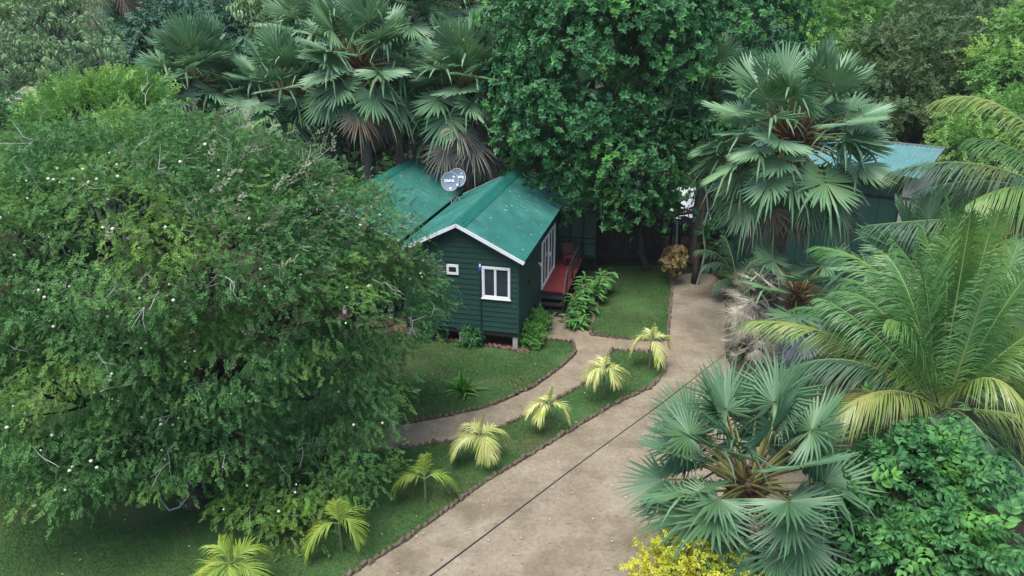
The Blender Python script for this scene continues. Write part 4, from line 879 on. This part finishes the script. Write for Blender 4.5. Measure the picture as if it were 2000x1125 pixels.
# ------------------------------------------------------------------ teal roofed building behind the large palm
def teal_house():
    d = nz(np.array([-.80, .60, 0])); e = np.array([.60, .80, 0]); P0 = at(1793, 345, 29.5); base = np.array([P0[0], P0[1], 0.]); L_, Dp = 7.6, 4.6; r = thing('house', 'house with pale teal sheet roof and dark green wall behind the large palm', 'house', base)
    z0 = P0[2]; z1 = z0+.45; w = MB(); c = lambda a, b_, z: d*a+e*b_+np.array([0, 0, z])
    for k in range(9):
        a0 = .55+k*.78; w.add([c(a0, .35, 0), c(a0+.765, .35, 0), c(a0+.765, .35, z0-.1), c(a0, .35, z0-.1), c(a0, .4, 0), c(a0+.765, .4, 0), c(a0+.765, .4, z0-.1), c(a0, .4, z0-.1)], [[0,1,2],[0,2,3],[0,4,5],[0,5,1],[1,5,6],[1,6,2],[0,3,7],[0,7,4]])
    w.quad(c(.3, .42, 0), c(L_, .42, 0), c(L_, .42, z0-.12), c(.3, .42, z0-.12)); w.quad(c(L_, .42, 0), c(L_, Dp, 0), c(L_, Dp, z1-.12), c(L_, .42, z0-.12))
    w.build('wall', M['wall'], r); w = MB(); w.add([c(.0, .30, 0), c(.52, .30, 0), c(.52, .30, z0-.08), c(.0, .30, z0-.08), c(0, Dp, 0), c(0, Dp, z1-.12)], [[0,1,2],[0,2,3],[0,4,5],[0,5,3]]); w.build('end_panel', M['conc'], r)
    w = MB(); n = 240; t = np.linspace(-.15, L_, n); cz = .016*np.sin(t*2*np.pi/.2)
    V = [c(a, -.15, z0-.03+q) for a, q in zip(t, cz)]+[c(a, Dp+.2, z1+q) for a, q in zip(t, cz)]; T = []
    for j in range(n-1): T += [[j, j+n, j+n+1], [j, j+n+1, j+1]]
    w.add(V, T); w.build('roof', roofmat('pale_teal_roof', (.085, .21, .20), (.12, .27, .26)), r)
    w = MB(); w.bar(c(-.17, -.15, z0-.03), c(-.17, Dp+.2, z1), .05, .14); w.bar(c(-.17, Dp+.2, z1+.03), c(L_, Dp+.2, z1+.03), .1, .08); w.build('roof_trim', M['bark2'], r)
    w = MB(); w.bar(c(.53, .27, 2.0), c(.53, .27, z0-.2), .06, .04); w.bar(c(0, .27, z0-1.0), c(4, .27, z0-1.0), .04, .05); w.build('battens', M['black'], r)
teal_house()
# small sheds at the far upper left
def shed(label, px, py, Y, w_, d_, h, roof, rz=.1, wall='bark2'):
    p = at(px, py, Y); r = thing('shed', label, 'shed', (p[0], p[1], 0), rz); z = p[2]; q = MB(); q.box((-w_/2, 0, 0), (w_/2, d_, z-.1)); q.build('wall', M[wall], r)
    q = MB(); n = 60; t = np.linspace(-w_/2-.2, w_/2+.2, n); V = [[a, -.3, z-.15+.02*math.sin(a*30)] for a in t]+[[a, d_+.3, z+h+.02*math.sin(a*30)] for a in t]; q.add(V, [x for j in range(n-1) for x in ([j, j+1, j+n+1], [j, j+n+1, j+n])]); q.build('roof', roof, r)
    q = MB(); q.box((-.45, -.03, 0), (.45, -.004, 1.95)); q.build('door', M['black'], r)
shed('shed with blue grey roof half hidden under pale leaves, upper left', 108, 212, 36, 4.2, 4, 1.1, plain('bluegrey_roof', (.30, .36, .44), (.38, .44, .52), 2, .5), .1)
shed('low shed with cream roof and dark opening at the far left frame edge', 12, 222, 31, 1.8, 2.4, .8, plain('cream_roof', (.20, .19, .13), (.28, .27, .2), 2, .7), -.1, 'black')
# blue drum behind the lower right bush
b = at(1998, 1085, 10.9); q = MB(); q.tube([[0, 0, -.45], [0, 0, -.4], [0, 0, .4], [0, 0, .45]], [.26, .28, .28, .26], 16); o = q.build('drum', M['blue']); o.location = (b[0]+.15, b[1], .46); tag(o, 'blue plastic drum on the ground at the lower right frame edge', 'drum')

# ------------------------------------------------------------------ overhead cable
A, B = at(815, 1130, 5.2), at(1520, 610, 25.3); d = B-A; A2 = A-d*.25
t = np.linspace(0, 1, 60)[:, None]; P = A2*(1-t)+B*t; P[:, 2] -= .10*4*(t[:, 0]*(1-t[:, 0]))
P[:, 2] += .012*np.sin(t[:, 0]*23)
q = MB(); q.tube(P-A2, .008, 6); o = q.build('cable', plain('cable_sheath', (.018, .018, .026), (.03, .03, .04), 5, .5)); o.location = A2; tag(o, 'thin dark overhead cable slung above the driveway to the large palm', 'cable')

# ------------------------------------------------------------------ trees behind
M['lime'] = leafmat('lime_leaf', (.11, .28, .06), (.20, .40, .09), (.29, .45, .085), .35, .5, .3)
M['mid'] = leafmat('mid_leaf', (.04, .12, .045), (.075, .19, .065), (.09, .22, .06), .4, .5, .25)
M['palel'] = leafmat('pale_leaf', (.10, .22, .075), (.32, .45, .23), (.17, .31, .09), .4, .45, .25)
M['darkl'] = leafmat('dark_leaf', (.028, .092, .05), (.055, .145, .078), None, .4, .45, .15)
M['grey'] = leafmat('greyish_leaf', (.075, .135, .085), (.14, .21, .13), None, .4, .5, .2)
BG = 'trees behind the garden'
def bt(label, base, L, spr, mat, size, n, per, seed, spread=.4, name='background_tree', **k):
    c = np.mean([l[0] for l in L], 0) if base is None else base
    k.setdefault('r0', .2); return tree(name, label, 'tree', c[:2], L, spr, mat, size, n, per, spread, seed, group=BG, **k)
bt('loose pale leaved tree in the upper left corner, drooping leaves', None, [LB(60,80,38, 3.4,3,2.6), LB(165,125,37, 2.0,2,1.3), LB(25,120,36, 2.2,2,1.3), LB(-60,110,38, 3,3,3), LB(110,30,40, 2.5,2,1.6)], DRIP, 'palel', (.38, .6), 330, 9, 101, .36, gap=.35, nb=90)
bt('dense dark rounded mango tree behind the leftmost fan palm', None, [LB(370,80,50, 3.6,3.2,2.2), LB(310,110,49, 2.2,2.2,1.8), LB(450,95,50, 2.0,2,1.9)], PAIR, 'darkl', (.5, .75), 420, 5, 102, .4)
bt('feathery bright green bush beyond the top of the thorn tree', None, [LB(215,212,27, 1.5,1.3,.8), LB(165,230,26, 1.3,1.4,.7), LB(262,208,28, .9,1.1,.9)], FE, 'lime', (.35, .6), 300, 7, 103, .28, droop=-.5, name='feathery_bush')
bt('low green scrub tree left behind the thorn tree', None, [LB(70,255,27, 2.2,2,.9), LB(140,245,28, 2,2,.8), LB(-60,240,27, 1.6,2,1.4)], PAIR, 'mid', (.3, .5), 240, 6, 104, .3)
bt('pale leaved tree between the mango tree and the fan palms', None, [LB(515,60,50, 1.7,1.6,2.4), LB(540,20,52, 2.2,2,2)], DRIP, 'palel', (.5, .75), 160, 5, 105, .4)
bt('greyish green tree rising behind the fan palm clump', None, [LB(800,10,55, 4.4,3.5,3.0), LB(700,-20,58, 5,4,3.5), LB(880,60,52, 2.6,2.5,2.4)], FE, 'grey', (.6, 1.0), 520, 6, 106, .5)
bt('yellow green tree between fan palms and glossy tree at the top', None, [LB(990,15,50, 2.4,2.2,2.6), LB(960,70,49, 1.8,1.8,2)], FE, 'lime', (.45, .75), 300, 6, 107, .35)
bt('wide lime green tree at the top behind the large palm', None, [LB(1640,70,56, 4.6,4,3.2), LB(1720,60,58, 4,4,3.2), LB(1580,110,54, 3,3,2.8), LB(1660,150,52, 3,3,2.4)], FE, 'lime', (.6, 1.0), 900, 7, 108, .45)
bt('broad dark olive tree with layered branches at the upper right', None, [LB(1800,130,46, 4.8,4,2.6), LB(1890,70,48, 4.8,4,2.5), LB(1740,190,44, 3.2,3,2.0), LB(1870,190,43, 3.6,3,2.0), LB(1960,110,47, 3.5,3,2.6), LB(1790,250,42, 2.6,2.4,1.6)], FE, 'olive', (.45, .75), 1300, 8, 109, .42, flat=.35, gap=.14)
bt('fresh green tree at the right frame edge behind the coconut fronds', None, [LB(1990,170,40, 2.6,2.4,2.4), LB(1950,250,37, 2.2,2,1.7), LB(1900,300,35, 1.8,1.8,1.2), LB(2040,100,42, 3,3,3)], FE, 'lime', (.4, .7), 520, 7, 110, .35)
bt('dark green tree in the gap between glossy tree and teal house', None, [LB(1450,130,46, 3,3,3), LB(1420,230,42, 2.6,2.4,2.2), LB(1480,260,43, 2.4,2.2,2.2)], PAIR, 'darkl', (.45, .7), 380, 5, 111, .4)
bt('dark shaded tree behind the fan palms and the far cabin', None, [LB(620,160,47, 4,3,3.2), LB(800,190,46, 4,3,3), LB(480,190,47, 3.5,3,3), LB(960,190,45, 3,3,3)], PAIR, 'darkl', (.5, .8), 620, 5, 112, .5)
bt('mid green tree behind the upper left shed', None, [LB(40,30,60, 5,4,4.5), LB(220,60,62, 4.5,4,4), LB(130,130,58, 4,4,3)], PAIR, 'darkl', (.6, 1.0), 460, 5, 113, .6)
# tall coconut stems behind, upper left
def far_coco(label, px0, py0, px1, Y, seed, dead=0):
    b = gnd(px0, py0) if py0 > 30 else None; b0 = at(px0, 120, Y); b0 = np.array([b0[0], b0[1], 0.]); h = at(px1, -90, Y+.5); rs = np.random.default_rng(seed)
    au = [(i*2.4, R(70-8.5*i), 5.2, .3+.03*i, 'cocodark') for i in range(13)]
    r = coconut('coconut_palm', label, b0, h, seed, au, [], None, group='tall coconut palms in the upper left background', rt=.2)
    for k in range(dead):
        feather(rs, arc(h, R(200+70*k), R(-55), 5.2, .2), 1.2, 60, .05, .3, .0).build('dead_frond', [M['dead'], M['dead']], r, b0)
far_coco('tall coconut palm in the upper left with a brown hanging frond', 165, 120, 185, 55, 121, 4)
far_coco('leaning coconut palm stem behind the dark mango tree, left one', 415, 120, 455, 58, 122, 1)
far_coco('straight coconut palm stem behind the dark mango tree, right one', 480, 120, 500, 57, 123, 2)
far_coco('coconut palm stem near the left of the mango tree in deep shade', 270, 120, 275, 60, 124, 2)
# far woods reaching to the horizon
rs = np.random.default_rng(130); mb = MB(); lv, lt = leaf_small(.8, .15)
n = 900; Y = 62+rs.random(n)**1.6*420; Xc = rs.uniform(-.85, .85, n)*Y; rad = rs.uniform(2.5, 5.5, n)*(1+Y/260); hz = rs.uniform(6, 10.5, n)+np.where(Y > 150, 3.0, 0)
for i in range(n):
    k = int(170 if Y[i] < 130 else 90); u = nz(rs.normal(size=(k, 3))); u[:, 2] = np.abs(u[:, 2]); p = np.array([Xc[i], Y[i], max(1.5, hz[i]-rad[i]*.7)])+u*rad[i]*[1, 1, .7]*rs.uniform(.8, 1.05, (k, 1))
    mb.add(*scatter(lv, lt, frames(nz(u+rs.normal(size=u.shape)*.7), nz(UP+u+rs.normal(size=u.shape)*.5)), p, rs.uniform(.8, 1.6, k)*(1+Y[i]/240)))
mb.build('far_woods', leafmat('far_leaf', (.04, .10, .04), (.085, .17, .06), (.13, .22, .07), .03, .6, .1), kind='stuff')
# one low mass of undergrowth under the trees behind
rs = np.random.default_rng(131); n = 5200; X = np.c_[rs.uniform(-32, 34, n), rs.uniform(37, 66, n)]; X = X[~((X[:, 0] > 8.2) & (X[:, 0] < 12.4) & (X[:, 1] < 51))]; n = len(X)
Q = np.c_[X, rs.uniform(.1, 1.5, n)]; foliage(rs, Q, nz(rs.normal(size=Q.shape)+[0, 0, 1]), PAIR, (.5, .9)).build('undergrowth', M['mid'], kind='stuff')
bt('deep green thicket in the shade behind the stake fence', None, [LB(1130,395,40, 1.6,1.4,1.6), LB(1210,400,40.5, 1.6,1.4,1.6), LB(1275,405,41, 1.2,1.2,1.4), LB(1420,400,40, 1.4,1.3,1.8), LB(1480,420,37, 1.6,1.4,1.4)], PAIR, 'darkl', (.35, .55), 340, 6, 114, .3, name='thicket')

# ------------------------------------------------------------------ thin haze over the whole place
bm = bmesh.new(); bmesh.ops.create_cube(bm, size=1.0)
for v in bm.verts: v.co = (v.co.x*1240, v.co.y*720+310, v.co.z*30+14)
me = bpy.data.meshes.new('haze'); bm.to_mesh(me); bm.free(); hz_ = link('haze', me, None, 'stuff')
m = bpy.data.materials.new('haze_air'); m.use_nodes = True; t = m.node_tree; t.nodes.clear(); o_ = t.nodes.new('ShaderNodeOutputMaterial'); pv = t.nodes.new('ShaderNodeVolumePrincipled')
pv.inputs['Color'].default_value = (.80, .88, .95, 1); pv.inputs['Density'].default_value = .0003; pv.inputs['Anisotropy'].default_value = .2
t.links.new(pv.outputs[0], o_.inputs['Volume']); me.materials.append(m)
